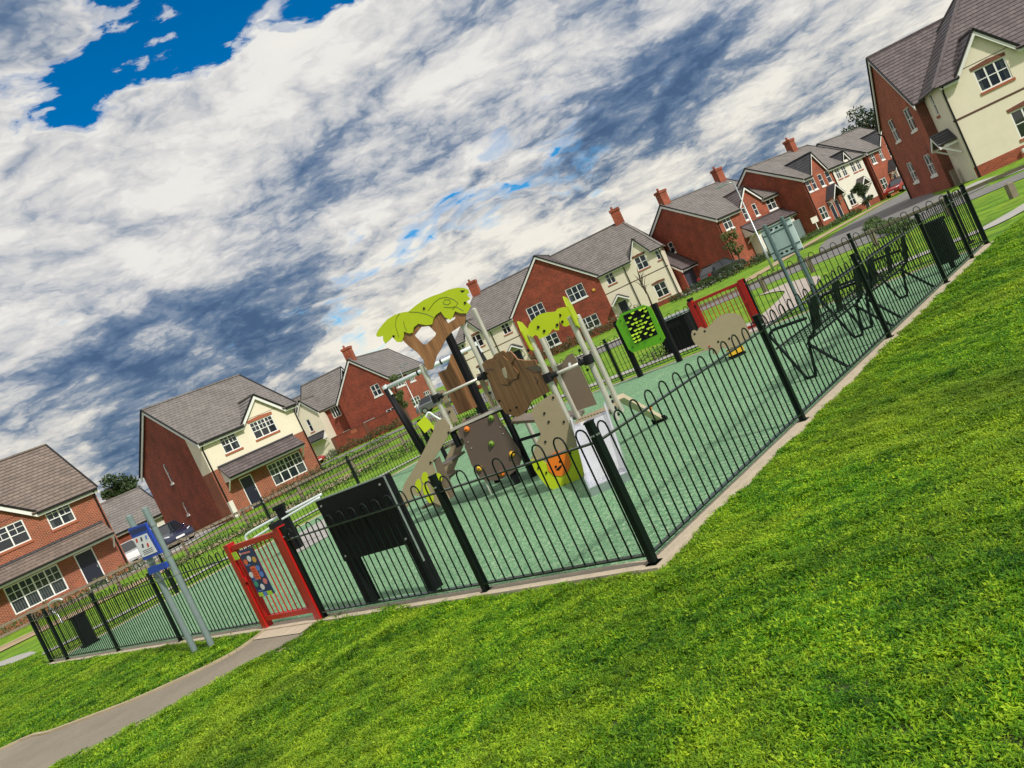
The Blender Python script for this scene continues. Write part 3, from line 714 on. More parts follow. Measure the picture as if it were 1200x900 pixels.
# tree panel over tower one
z8 = zz(430, 330, 6.0)
T1F = FL1 + FN * .06
trunk_out = [z8(*p) for p in ((250, 330), (248, 405), (300, 455), (360, 500), (400, 550), (412, 600), (430, 622), (466, 615), (478, 570), (492, 520), (525, 470), (560, 395), (600, 352), (650, 318), (692, 292), (700, 215), (600, 190), (500, 180), (400, 230), (320, 300))]
trunk_h1 = [z8(*p) for p in ((336, 378), (385, 318), (440, 312), (490, 362), (482, 382), (420, 440), (396, 440))]
trunk_h2 = [z8(*p) for p in ((556, 268), (626, 246), (622, 262), (572, 294))]
pxpanel(trunk_out, T1F, FN, .019, 'wood_panel', 'trunk_panel', 0, [trunk_h1, trunk_h2])
canopy = [z8(*p) for p in ((68, 372), (80, 345), (110, 305), (150, 262), (200, 232), (250, 216), (295, 210), (345, 168), (400, 130), (460, 102), (520, 82), (580, 55), (640, 42), (685, 44), (712, 56), (722, 78), (704, 92), (728, 122), (700, 140), (735, 172), (706, 222), (660, 222), (622, 208), (606, 250), (588, 268), (550, 250), (522, 210), (490, 232), (472, 258), (462, 300), (420, 306), (365, 295), (332, 322), (326, 358), (300, 364), (264, 350), (262, 385), (248, 424), (215, 424), (182, 388), (160, 412), (132, 436), (118, 410), (116, 380), (92, 388), (74, 386))]
cn = pxpanel(canopy, T1F, FN, .02, 'lime_hdpe', 'treetop_panel', .021)
def lines(parent, polys, P, n, off, r=.0045, m='lime_line'):
    for L in polys:
        mb = MB(); mb.tube([hit(p, V(P) + V(n) * off, n) for p in L], r, 4); mb.build('carved_line', m, parent)
lines(cn, [[z8(*p) for p in L] for L in (((295, 212), (360, 215), (420, 228), (468, 250)), ((230, 225), (205, 260), (200, 310), (212, 350), (225, 390)), ((258, 280), (262, 310), (280, 345)), ((430, 205), (470, 150), (510, 118), (560, 108), (610, 125), (640, 150), (625, 175), (585, 182), (540, 178)), ((535, 150), (550, 125), (580, 128), (588, 148), (570, 162), (545, 158), (535, 150)), ((600, 195), (625, 175), (680, 205)))], T1F, FN, .042)
bolts(cn, [z8(*p) for p in ((402, 188), (188, 384), (690, 148))], T1F, FN, .041)
mb = MB(); mb.prism([hit(z8(*p), T1F + FN * .041, FN) for p in ((655, 62), (690, 60), (672, 78))], FN * .004); mb.build('carved_mark', 'black_plastic', cn)
# rear brown panel, side strips
pxpanel([z8(*p) for p in ((500, 640), (560, 615), (580, 560), (590, 512), (612, 500), (640, 520), (668, 590), (700, 662), (776, 880), (645, 936))], BL1 - FN * .0, FN, .018, 'wood_panel', 'rear_panel', .0)
zb = zz(490, 430, 8.571)
for pts in (((205, 235), (262, 225), (405, 545), (350, 560)), ((585, 75), (640, 60), (780, 385), (735, 405))):
    o = pxpanel([zb(*p) for p in pts], FL1, FN, .016, 'beige_hdpe', 'side_strip', -.06)
bolts(tw, [zb(*p) for p in ((240, 298), (315, 450), (655, 108), (727, 262))], FL1, FN, -.04)
# climbing wall below tower one
zc = zz(430, 450, 6.0)
cw = pxpanel([zc(*p) for p in ((640, 318), (915, 205), (940, 262), (985, 320), (1025, 385), (1075, 460), (1092, 520), (1070, 585), (1010, 635), (930, 672), (850, 682), (800, 665), (770, 620), (735, 560), (715, 500), (690, 440), (685, 400))], FL1, FN, .02, 'dark_hdpe', 'climbing_wall', .075)
for x, y, m in ((703, 318, 'orange_hdpe'), (874, 240, 'hold_green'), (876, 420, 'hold_green'), (1020, 492, 'yellow_hdpe'), (793, 592, 'yellow_hdpe'), (948, 630, 'orange_hdpe')):
    c = hit(zc(x, y), FL1 + FN * .10, FN); mb = MB(); mb.ball(c, .042, 10, 8, (1, 1, 1)); h = mb.build('climbing_hold', m, cw, True)
    mb = MB(); mb.tube([c + FN * .038, c + FN * .046], .011, 8); mb.build('bolt', 'black_plastic', cw)
bolts(cw, [zc(*p) for p in ((712, 408), (736, 450), (938, 302), (960, 348))], FL1, FN, .095, .008, 'steel')
mb = MB(); a = hit(zc(830, 680), FL1 + FN * .06, FN); b = V((a.x, a.y, -.01)); mb.tube([a, b], .012, 6); mb.build('ground_rod', 'steel', tw)
for px in ((1035, 640),):
    c = hit(zc(*px), FL1 + FN * .02, FN); mb = MB(); mb.box(c.x - .045, c.y - .045, -.02, c.x + .045, c.y + .045, c.z + .1); mb.build('foot', 'black_hdpe', tw)
# short black tie bar with a rod between the towers
mb = MB(); a = FR1 + V((0, 0, .55)); b = a + (BL2 - FR1) * .45; mb.tube([a, b], .022, 8); mb.build('tie_bar', 'black_hdpe', tw)
mb = MB(); mb.tube([b, b + V((0, 0, .42))], .01, 6); mb.build('tie_rod', 'black_hdpe', tw)
# stairs on the left: stringer and footprint panel
st = pxpanel([zc(*p) for p in ((480, 268), (540, 236), (585, 290), (588, 342), (470, 535), (462, 560), (520, 690), (585, 800), (560, 845), (520, 850), (470, 830), (430, 815), (400, 790), (330, 780), (325, 800), (262, 905), (235, 900), (215, 850), (270, 690), (330, 600), (400, 470), (470, 330))], FL1, FN, .02, 'beige_hdpe', 'stair_stringer', .06)
pxpanel([zc(*p) for p in ((472, 535), (510, 505), (545, 590), (615, 745), (612, 790), (590, 805), (520, 690))], FL1, FN, .02, 'taupe_hdpe', 'stair_side', .02)
for i, (x, y, w, h, r) in enumerate(((362, 715, 22, 48, 0), (408, 660, 24, 42, 0), (420, 760, 22, 60, -.3), (445, 800, 26, 38, -.2), (500, 660, 30, 36, -.3), (470, 690, 22, 60, -.2), (505, 745, 20, 60, -.2), (535, 770, 18, 48, -.1))):
    o = pxpanel([zc(x + w * cos(2 * pi * k / 12) * cos(r) - h * sin(2 * pi * k / 12) * sin(r), y + h * sin(2 * pi * k / 12) * cos(r) + w * cos(2 * pi * k / 12) * sin(r)) for k in range(12)], FL1, FN, .006, 'lime_hdpe', 'footprint', .0805 + .0006 * i, parent=st)
for k in range(4):                                           # treads behind the stringer
    a = FL1 - TR * (.12 + .23 * k) + V((0, 0, PZ1 - .2 - .22 * k)); mb = MB(); mb.obox(a + TBk * .36, TR * .12, TBk * .34, V((0, 0, .018))); mb.build('tread', 'taupe_hdpe', tw)
a0 = FL1 - TR * .02 + TBk * .72; mb = MB(); mb.prism([a0 + V((0, 0, PZ1 + .05)), a0 + V((0, 0, PZ1 - .15)), a0 - TR * 1.0, a0 - TR * 1.12 + V((0, 0, .16))], TBk * .02); mb.build('stair_stringer', 'beige_hdpe', tw)
# hand rails of the stairs
bolts(st, [zc(*p) for p in ((448, 552), (575, 340), (538, 830))], FL1, FN, .081)
# bridge between the towers and its carved brown panel
zd = zz(560, 350, 6.0)
bd = (BL2 - FR1); bd.z = 0; bn = V((bd.y, -bd.x, 0)).normalized()
if bn.y > 0: bn = -bn
bp = pxpanel([zd(*p) for p in ((36, 458), (60, 432), (110, 415), (130, 385), (182, 362), (205, 375), (232, 364), (262, 395), (285, 425), (350, 432), (408, 428), (470, 560), (512, 650), (380, 720), (340, 800), (285, 828), (205, 805), (160, 745), (130, 700), (90, 590))], FR1, bn, .02, 'wood_panel', 'bridge_panel', .045)
fc = pxpanel([zd(*p) for p in ((62, 470), (100, 440), (150, 425), (180, 400), (215, 430), (262, 415), (240, 455), (290, 520), (280, 560), (232, 565), (215, 600), (170, 602), (130, 580), (150, 540), (110, 520), (118, 495))], FR1, bn, .014, 'wood_panel', 'carved_head', .066, parent=bp)
pxpanel([zd(*p) for p in ((172, 492), (190, 480), (206, 520), (212, 558), (198, 556), (182, 530))], FR1, bn, .012, 'ivory_hdpe', 'carved_tusk', .081, parent=bp)
pxpanel([zd(*p) for p in ((338, 482), (420, 462), (448, 480), (452, 510), (400, 505))], FR1, bn, .010, 'taupe_hdpe', 'carved_ear', .066, parent=bp)
lines(bp, [[zd(*p) for p in L] for L in (((45, 500), (110, 500), (125, 470)), ((140, 585), (170, 608), (220, 610), (245, 575), (288, 562)), ((395, 555), (420, 575), (415, 600)), ((338, 490), (390, 520), (450, 515)))], FR1, bn, .068, .007, 'dark_hdpe')
bolts(bp, [zd(*p) for p in ((178, 460), (268, 505), (62, 525), (82, 660), (152, 718), (228, 785), (272, 765), (342, 795))], FR1, bn, .066)
mb = MB(); a, b = FR1, BL2; mb.prism([a + V((0, 0, .80)), b + V((0, 0, .58)), b + TBk * .5 + V((0, 0, .58)), a + TBk * .6 + V((0, 0, .80))], (0, 0, .04)); mb.build('bridge_deck', 'taupe_hdpe', tw)
# beige and lime panel beside the slide, with an orange face
ze = zz(580, 460, 6.0)
sp = pxpanel([ze(*p) for p in ((258, 140), (270, 105), (300, 75), (390, 15), (412, 8), (430, 30), (540, 270), (600, 420), (622, 500), (618, 580), (590, 615), (530, 652), (430, 688), (370, 660), (320, 600), (280, 540), (252, 470), (300, 340), (325, 290), (290, 220))], FL2, FN, .02, 'beige_hdpe', 'slide_panel', .045)
lm = pxpanel([ze(*p) for p in ((252, 472), (320, 470), (375, 505), (420, 470), (470, 430), (530, 385), (590, 388), (624, 500), (622, 582), (592, 617), (530, 654), (430, 690), (370, 662), (320, 602), (280, 542))], FL2, FN, .012, 'lime_hdpe', 'lime_overlay', .0655, parent=sp)
fa = pxpanel([ze(450 + (78 + 6 * (k % 2)) * cos(2 * pi * k / 20) + 18 * sin(2 * pi * k / 20), 500 + (82 + 6 * (k % 2)) * sin(2 * pi * k / 20) - 22 * cos(2 * pi * k / 20)) for k in range(20)], FL2, FN, .008, 'orange_hdpe', 'face_panel', .0778, parent=sp)
pxpanel([ze(x, y) for x, y in ((505, 395), (535, 400), (530, 440), (505, 430))], FL2, FN, .008, 'orange_hdpe', 'face_ear', .0778, parent=sp)
for x, y in ((458, 485), (428, 522)): pxpanel([ze(x + 9 * cos(2 * pi * k / 10), y + 10 * sin(2 * pi * k / 10)) for k in range(10)], FL2, FN, .003, 'black_plastic', 'face_eye', .086, parent=sp)
pxpanel([ze(*p) for p in ((425, 545), (450, 520), (474, 505), (468, 525), (450, 548))], FL2, FN, .003, 'black_plastic', 'face_mouth', .086, parent=sp)
bolts(sp, [ze(*p) for p in ((348, 145), (378, 205), (485, 205), (355, 345), (410, 35))], FL2, FN, .0655, .014)
bolts(sp, [ze(*p) for p in ((306, 528), (362, 562), (495, 650), (530, 425))], FL2, FN, .0785, .013)
# slide
def slide():
    top = (FL2 + FR2) / 2 + FN * .02; bot = V((.47, 8.05, 0)); w = .20
    prof = [(0, PZ2 + .01), (.10, PZ2 - .01), (.85, .19), (1.02, .12), (1.20, .105), (1.22, .05)]
    d = (bot - top); d.z = 0; L = d.length; d.normalize(); s = V((-d.y, d.x, 0)); k = L / 1.2
    mb = MB()
    P = [top + d * (a * k) + V((0, 0, z)) for a, z in prof]
    for a, b in zip(P[:-1], P[1:]): mb.quad(a - s * w, a + s * w, b + s * w, b - s * w)
    for a, b in zip(P[:-1], P[1:]): mb.quad(b - s * w - V((0, 0, .012)), b + s * w - V((0, 0, .012)), a + s * w - V((0, 0, .012)), a - s * w - V((0, 0, .012)))
    sl_ = mb.build('slide_bed', 'slide_steel', tw)
    for sg_ in (-1, 1):
        mb = MB()
        for a, b in zip(P[:-1], P[1:]):
            o = s * (w * sg_); up = V((0, 0, .10)); up2 = up if b is not P[-1] else V((0, 0, .02)); t = s * .018 * sg_
            mb.add([a + o, b + o, b + o + up2, a + o + up, a + o + t, b + o + t, b + o + t + up2, a + o + t + up], [(0, 1, 2, 3), (7, 6, 5, 4), (3, 2, 6, 7), (4, 5, 1, 0)])
        mb.build('slide_side', 'slide_steel', tw)
    mb = MB(); mb.obox(P[4] - V((0, 0, .06)) + d * .02, d * .03, s * (w + .015), V((0, 0, .05))); mb.build('slide_toe', 'galv', tw)
slide()
# ramp on the right
def ramp():
    a = BR2 + TR * .05 + V((0, 0, PZ2 + .04)); b = V((1.60, 10.58, .02)); d = (b - a).normalized(); s = V((-d.y, d.x, 0)).normalized(); up = s.cross(d)
    if up.z < 0: up = -up
    mb = MB(); mb.obox((a + b) / 2, (b - a) / 2, s * .05, up * .030); o = mb.build('ramp_board', 'ivory_hdpe', tw)
    for t, m, e in ((.42, 'yellow_hdpe', .04), (.62, 'orange_hdpe', -.05), (.78, 'hold_green', .05)):
        mb = MB(); mb.ball(a.lerp(b, t) + up * .03 + s * e, .034, 8, 6); mb.build('ramp_hold', m, o, True)
    mb = MB(); mb.obox(b - d * .06 - up * .03, d * .05, s * .10, V((0, 0, .04))); mb.build('ramp_foot', 'black_hdpe', tw)
    for z in (.52, .60, .68, .74):
        mb = MB(); mb.tube([FR2 + TR * .03 + V((0, 0, z)), FR2 + TR * .05 + V((0, 0, z))], .02, 8); mb.build('bolt', 'black_plastic', tw)
ramp()
# tower two: rear panels and treetop leaves
o = pxpanel([zd(*p) for p in ((548, 478), (590, 455), (628, 400), (665, 380), (700, 440), (762, 570), (838, 742), (700, 785))], BL2, FN, .018, 'taupe_hdpe', 'rear_panel', .0)
pxpanel([zd(645 + 10 * cos(2 * pi * k / 10), 462 + 14 * sin(2 * pi * k / 10)) for k in range(10)], BL2, FN, .003, 'sign_white', 'panel_disc', .0185, parent=o)
pxpanel([zd(*p) for p in ((470, 470), (512, 478), (560, 560), (560, 640), (640, 800), (600, 760), (540, 640))], BL2 + TBk * .05, FN, .018, 'wood_panel', 'rear_panel', 0)
zf = zz(590, 350, 8.571)
lf = pxpanel([zf(*p) for p in ((248, 300), (262, 255), (292, 218), (330, 180), (372, 152), (440, 136), (522, 130), (560, 140), (560, 315), (530, 318), (498, 302), (470, 345), (438, 372), (400, 390), (360, 402), (348, 375), (326, 362), (288, 388), (262, 360))], FL2, FN, .02, 'lime_hdpe', 'leaf_panel', .05)
bolts(lf, [zf(*p) for p in ((350, 284), (410, 324), (540, 262))], FL2, FN, .0705)
lf2 = pxpanel([zf(*p) for p in ((520, 130), (545, 100), (600, 85), (650, 88), (692, 100), (680, 130), (700, 150), (690, 175), (712, 218), (680, 235), (688, 262), (650, 268), (636, 280), (600, 272), (560, 220))], BL2, FN, .02, 'lime_hdpe', 'leaf_panel', .0)
bolts(lf2, [zf(*p) for p in ((570, 165), (592, 230))], BL2, FN, .0205)
for pp, zt in ((FR2 + TR * .04, 2.0), (FL2 - TR * .04, 1.97)):
    mb = MB(); mb.prism([pp + FN * .10 + V((0, 0, zt - .36)), pp + FN * .14 + V((0, 0, zt - .12)), pp + FN * .10 + V((0, 0, zt)), pp + TBk * .05 + V((0, 0, zt - .03)), pp + TBk * .16 + V((0, 0, zt - .12)), pp + TBk * .18 + V((0, 0, zt - .3)), pp + TBk * .08 + V((0, 0, zt - .28)), pp + TBk * .02 + V((0, 0, zt - .4))], TR * .018); mb.build('leaf_panel', 'lime_hdpe', tw)
bolts(tw, [zf(*p) for p in ((765, 520), (760, 612), (825, 655), (845, 715), (250, 520))], FR2, FN, .036, .018)

# ------------------------------------------------------------------ swing frame behind the tower
def swing():
    a = G(503, 545); T = 2.20; c = a + V((-.12, 0, 0))
    d = azdir(97); L = 2.5
    g = thing('swing_frame', 'swing frame with pale top beam and black legs behind play tower', 'swing', (a.x, a.y, 0))
    mb = MB(); mb.tube([V((-.16, 0, T)), V((-.16, 0, T)) + d * L], .055, 12); mb.build('top_beam', 'tube_white', g, True)
    for k in range(2):
        b = d * (L * k)
        for s in (-1, 1):
            mb = MB(); dd = V((-d.y, d.x, 0)); mb.tube([b + V((-.16, 0, T - .02)) + dd * .05 * s, b + V((0, 0, -.02)) + dd * (.45 if s > 0 else .0)], .06, 10); mb.build('leg', 'black_hdpe', g, True)
        mb = MB(); mb.tube([b + V((-.18, 0, T + .07)), b + V((-.12, 0, T - .22))], .075, 10); mb.build('leg_bracket', 'tube_white', g)
    for t in (.36, .62):
        p = V((-.16, 0, T)) + d * (L * t); mb = MB(); mb.tube([p - d * .02, p + d * .02], .07, 10); mb.build('hanger', 'black_plastic', g)
swing()
def spinner():
    p = hit((506, 500), (0, 15.6, 0), (0, 1, 0)); g = thing('spinner', 'lime and silver spinning seat on a black stem behind stairs', 'spinner', (p.x, p.y, 0))
    mb = MB(); mb.tube([(.0, 0, -.01), (0, 0, 1.0)], .045, 10); mb.build('stem', 'black_hdpe', g)
    mb = MB(); mb.obox((-.10, 0, 1.12), (.10, 0, .03), (0, .06, 0), (-.03, 0, .12)); mb.build('seat_panel', 'lime_hdpe', g)
    mb = MB(); mb.obox((.12, 0, .98), (.12, 0, .02), (0, .06, 0), (-.02, 0, .06)); mb.build('seat_panel', 'lime_hdpe', g)
    mb = MB(); mb.tube(curve_pts([(-.05, 0, 1.22), (.06, 0, 1.30), (.14, 0, 1.18), (.24, 0, 1.04)], 5), .022, 8); mb.build('grab_handle', 'tube_white', g, True)
spinner()

# ------------------------------------------------------------------ green flip panel on black posts
def flip_panel():
    pl = V((2.60, 17.28, 0)); pr = V((3.38, 16.66, 0)); d = (pr - pl).normalized(); n = V((d.y, -d.x, 0))
    if n.y > 0: n = -n
    g = thing('flip_panel', 'bright green flip panel between two black posts at far fence', 'play panel', pl)
    w = (pr - pl).length
    for u in (0, w):
        mb = MB(); c = d * u; mb.obox(c + V((0, 0, .66)), d * .05, n * .05, V((0, 0, .68))); mb.build('post', 'black_hdpe', g)
    px = ((722, 379), (727, 368), (754, 357), (763, 360), (780, 396), (777, 401), (742, 413), (737, 409))
    o = [hit(p, pl + n * .055, n) - pl for p in px]
    mb = MB(); mb.prism(o, n * .02); b = mb.build('panel', 'leaf_green', g)
    zg = zz(680, 320, 6.0)
    rows = 9; cols = 6
    c4 = [hit(zg(*p), pl + n * .075, n) - pl for p in ((300, 300), (462, 232), (545, 430), (385, 500))]
    blk = MB(); blk.prism(c4, n * .003); blk.build('flip_back', 'black_hdpe', b)
    for r in range(rows):
        for c in range(cols):
            u0, u1 = (c + .06) / cols, (c + .94) / cols; v0, v1 = (r + .1) / rows, (r + .75) / rows
            if (r * 7 + c * 5) % 11 == 0: continue
            def bl(u, v): return c4[0].lerp(c4[1], u).lerp(c4[3].lerp(c4[2], u), v)
            tilt = .004 + .028 * random.random()
            m = 'lime_bright' if (r + c) % 2 == 0 or random.random() < .40 else 'black_hdpe'
            mb = MB(); p = [bl(u0, v0) + n * .005, bl(u1, v0) + n * .005, bl(u1, (v0 + v1) / 2) + n * tilt * .6, bl((u0 + u1) / 2, v1) + n * tilt, bl(u0, (v0 + v1) / 2) + n * tilt * .6]
            q2 = [k + n * .006 for k in p]
            mb.add(p + q2, [(4, 3, 2, 1, 0), (5, 6, 7, 8, 9)] + [(i, (i + 1) % 5, 5 + (i + 1) % 5, 5 + i) for i in range(5)]); mb.build('flip_tile', m, b)
    for p in ((727, 376), (756, 362), (774, 397), (741, 407)):
        c = hit(p, pl + n * .075, n) - pl; mb = MB(); mb.tube([c, c + n * .008], .014, 8); mb.build('bolt', 'black_plastic', b)
flip_panel()

# ------------------------------------------------------------------ animal spring rocker
def rocker():
    f = G(858, 421); d = azdir(100); n = V((d.y, -d.x, 0))
    if n.y > 0: n = -n
    g = thing('spring_rocker', 'beige animal shaped spring rocker on a yellow base', 'rocker', f)
    zr = zz(720, 340, 6.667)
    px = [zr(*p) for p in ((604, 348), (610, 322), (628, 312), (646, 322), (655, 318), (664, 298), (682, 288), (700, 296), (712, 306), (740, 285), (765, 262), (800, 225), (840, 196), (890, 182), (940, 180), (980, 196), (1005, 235), (1030, 290), (1058, 345), (1056, 372), (1030, 392), (975, 420), (930, 440), (880, 448), (855, 455), (835, 440), (815, 470), (800, 500), (775, 500), (770, 465), (720, 470), (670, 450), (632, 420), (612, 385))]
    for off in (.10, -.12):
        o = [hit(p, f, n) - f + n * off for p in px]; mb = MB(); mb.prism(o, n * .02); s = mb.build('side_panel', 'beige_hdpe', g)
        if off > 0:
            for p in ((622, 340), (700, 318), (805, 400), (890, 375)):
                c = hit(zr(*p), f, n) - f + n * .121; mb = MB(); mb.tube([c, c + n * .006], .018, 10); mb.build('bolt', 'black_plastic', s)
    c = hit(zr(840, 380), f, n) - f
    mb = MB(); mb.obox(c, d * .16, n * .10, V((0, 0, .02))); mb.build('seat', 'dark_hdpe', g)
    b0 = hit(zr(925, 430), f, n) - f; bx = V((b0.x, b0.y, 0))
    mb = MB(); k = b0.z; mb.tube([bx + V((.055 * cos(t * .55), .055 * sin(t * .55), .05 + (k - .03) * t / 50)) for t in range(51)], .013, 6); mb.build('spring', 'yellow_hdpe', g, True)
    mb = MB(); mb.box(bx.x - .12, bx.y - .12, .0, bx.x + .12, bx.y + .12, .05); mb.build('base', 'black_hdpe', g)
    mb = MB(); mb.obox(bx + V((0, 0, k * .55)), d * .13, n * .12, V((0, 0, k * .22))); mb.build('foot_rest', 'yellow_hdpe', g)
    h = hit(zr(735, 435), f, n) - f; mb = MB(); mb.tube([h - n * .14, h + n * .14], .014, 8); mb.build('handle', 'gate_red', g)
rocker()

# ------------------------------------------------------------------ houses
ZB = -.36
WR = random.Random(11)
def clip(poly, a, b, c):                                     # keep a*x+b*y >= c
    out = []
    for i in range(len(poly)):
        p, q = poly[i], poly[(i + 1) % len(poly)]; dp = a * p[0] + b * p[1] - c; dq = a * q[0] + b * q[1] - c
        if dp >= 0: out.append(p)
        if dp * dq < 0: t = dp / (dp - dq); out.append((p[0] + (q[0] - p[0]) * t, p[1] + (q[1] - p[1]) * t))
    return out
def slope(mb, poly, course=.32, lift=.028, th=.07):          # roof plane laid in real courses
    poly = [V(p) for p in poly]; n = V((0, 0, 0))
    for i in range(len(poly)): n += poly[i].cross(poly[(i + 1) % len(poly)])
    n.normalize()
    if n.z < 0: poly = poly[::-1]; n = -n
    t = V((0, 0, 1)).cross(n).normalized(); u = n.cross(t); o = poly[0]
    P = [((p - o).dot(t), (p - o).dot(u)) for p in poly]
    def w(a, b, h): return o + t * a + u * b + n * h
    mb.prism([p - n * th for p in poly], n * (th - .002))
    b0 = min(p[1] for p in P); b1 = max(p[1] for p in P); k = 0
    while b0 + k * course < b1 - .02:
        lo, hi = b0 + k * course, min(b1, b0 + (k + 1) * course); k += 1
        c = clip(clip(P, 0, 1, lo), 0, -1, -hi)
        if len(c) < 3: continue
        mb.add([w(a, b, lift * (1 - (b - lo) / course) + .001) for a, b in c], [tuple(range(len(c)))])
        e = [a for a, b in c if abs(b - lo) < 1e-5]
        if len(e) >= 2: a0, a1 = min(e), max(e); mb.quad(w(a0, lo, 0), w(a1, lo, 0), w(a1, lo, lift + .001), w(a0, lo, lift + .001))
class House:
    def __init__(s, nm, label, org, az, group=None, cat='house'):
        s.r = thing(nm, label, cat, (org[0], org[1], 0), azrot(az), group); s.zb = ZB
    def wall(s, p0, p1, z0, z1, m, ops=(), top=None, nm='wall', th=.0):
        p0, p1 = V((*p0, 0)), V((*p1, 0)); d = (p1 - p0); L = d.length; d.normalize(); o = V((d.y, -d.x, 0)); mb = MB()
        def P(a, z, e=0): return p0 + d * a + V((0, 0, z)) + o * e
        use = [(max(0, a), min(L, b), max(z0, c), min(z1, e)) for a, b, c, e in ops if b > 0 and a < L and e > z0 and c < z1]
        xs = sorted({0, L, *[k[0] for k in use], *[k[1] for k in use]}); zs = sorted({z0, z1, *[k[2] for k in use], *[k[3] for k in use]})
        for a, b in zip(xs[:-1], xs[1:]):
            for c, e in zip(zs[:-1], zs[1:]):
                x, z = (a + b) / 2, (c + e) / 2
                if any(k[0] < x < k[1] and k[2] < z < k[3] for k in use): continue
                mb.quad(P(a, c), P(b, c), P(b, e), P(a, e))
        for a, b, c, e in use:
            q = -.10
            mb.quad(P(a, c), P(a, e), P(a, e, q), P(a, c, q)); mb.quad(P(b, e), P(b, c), P(b, c, q), P(b, e, q)); mb.quad(P(a, e), P(b, e), P(b, e, q), P(a, e, q)); mb.quad(P(b, c), P(a, c), P(a, c, q), P(b, c, q))
        if top: mb.add([P(a, z) for a, z in top], [tuple(range(len(top)))])
        return mb.build(nm, m, s.r)
    def window(s, p0, p1, a, b, c, e, lights=2, style='two', blinds=False, sill='sill', lintel=None, m='white_upvc'):
        p0, p1 = V((*p0, 0)), V((*p1, 0)); d = (p1 - p0).normalized(); o = V((d.y, -d.x, 0)); q = -.085
        def B(mb, x0, x1, z0, z1, y0, y1): mb.prism([p0 + d * x0 + o * y0 + V((0, 0, z0)), p0 + d * x1 + o * y0 + V((0, 0, z0)), p0 + d * x1 + o * y0 + V((0, 0, z1)), p0 + d * x0 + o * y0 + V((0, 0, z1))], o * (y1 - y0))
        f = .065; mb = MB()
        B(mb, a, a + f, c, e, q, q + .06); B(mb, b - f, b, c, e, q, q + .06); B(mb, a + f, b - f, c, c + f, q, q + .06); B(mb, a + f, b - f, e - f, e, q, q + .06)
        w = (b - a - 2 * f) / lights; panes = []
        for i in range(lights):
            x0, x1 = a + f + w * i, a + f + w * (i + 1)
            if i: B(mb, x0 - .035, x0 + .035, c + f, e - f, q, q + .058)
            g = .022
            if style == 'two': z = (c + e) / 2 + .02; B(mb, x0 + .02, x1 - .02, z - g, z + g, q + .004, q + .05)
            if style == 'top':
                z = c + (e - c) * .46; zt = (z + e) / 2; xm = (x0 + x1) / 2
                B(mb, x0 + .02, x1 - .02, z - g, z + g, q + .004, q + .05); B(mb, x0 + .02, x1 - .02, zt - .016, zt + .016, q + .004, q + .046); B(mb, xm - .016, xm + .016, z + g, e - f, q + .004, q + .044)
            panes.append((x0, x1))
        wn = mb.build('window', m, s.r); cur = (not blinds) and WR.random() < .5 and b - a > .8
        for x0, x1 in panes:
            mb = MB(); B(mb, x0 + .0, x1 - .0, c + .03, e - .03, q + .012, q + .02); mb.build('pane', 'glass_clear' if blinds or cur else 'glass', wn)
        if cur:
            cw_ = (b - a) * WR.uniform(.14, .26)
            for x0, x1 in ((a + .03, a + cw_), (b - cw_, b - .03)):
                mb = MB(); n = 5
                for i in range(n): B(mb, x0 + (x1 - x0) * i / n, x0 + (x1 - x0) * (i + .8) / n, c + .04, e - .04, q - .055 - .012 * (i % 2), q - .045 - .012 * (i % 2))
                mb.build('curtain', 'blind', wn)['kind'] = 'stuff'
        if blinds:
            mb = MB(); n = int((b - a) / .12)
            for i in range(n):
                x = a + (b - a) * (i + .2) / n; B(mb, x, x + .085, c + .04, c + (e - c) * .62, q - .05, q - .045)
            mb.build('blind', 'blind', wn)['kind'] = 'stuff'
        mb = MB(); B(mb, a - .02, b + .02, c - .02, e + .02, q - .10, q - .09); mb.build('dark_backing', 'room_dark', wn)  # near-black sheet behind the glass paints the dimness of the room
        if sill: mb = MB(); B(mb, a - .06, b + .06, c - .13, c - .002, -.03, .045); mb.build('sill', sill, wn)
        if lintel: mb = MB(); pts = [p0 + d * x + V((0, 0, z)) + o * -.02 for x, z in ((a - .06, e + .002), (b + .06, e + .002), (b + .08, e + .17), ((a + b) / 2, e + .24), (a - .08, e + .17))]; mb.prism(pts, o * .045); mb.build('lintel', lintel, wn)
        return wn
    def door(s, p0, p1, a, b, e, m='navy_door'):
        p0, p1 = V((*p0, 0)), V((*p1, 0)); d = (p1 - p0).normalized(); o = V((d.y, -d.x, 0)); c = s.zb + .05
        def B(mb, x0, x1, z0, z1, y0, y1): mb.prism([p0 + d * x0 + o * y0 + V((0, 0, z0)), p0 + d * x1 + o * y0 + V((0, 0, z0)), p0 + d * x1 + o * y0 + V((0, 0, z1)), p0 + d * x0 + o * y0 + V((0, 0, z1))], o * (y1 - y0))
        mb = MB(); B(mb, a + .06, b - .06, c, e - .06, -.085, -.05); dr = mb.build('door', m, s.r)
        mb = MB(); B(mb, a, a + .06, c, e, -.09, -.02); B(mb, b - .06, b, c, e, -.09, -.02); B(mb, a + .06, b - .06, e - .06, e, -.09, -.02); mb.build('door_frame', 'white_upvc', dr)
        mb = MB(); B(mb, b - .16, b - .13, c + .95, c + 1.1, -.05, -.01); mb.build('handle', 'galv', dr)
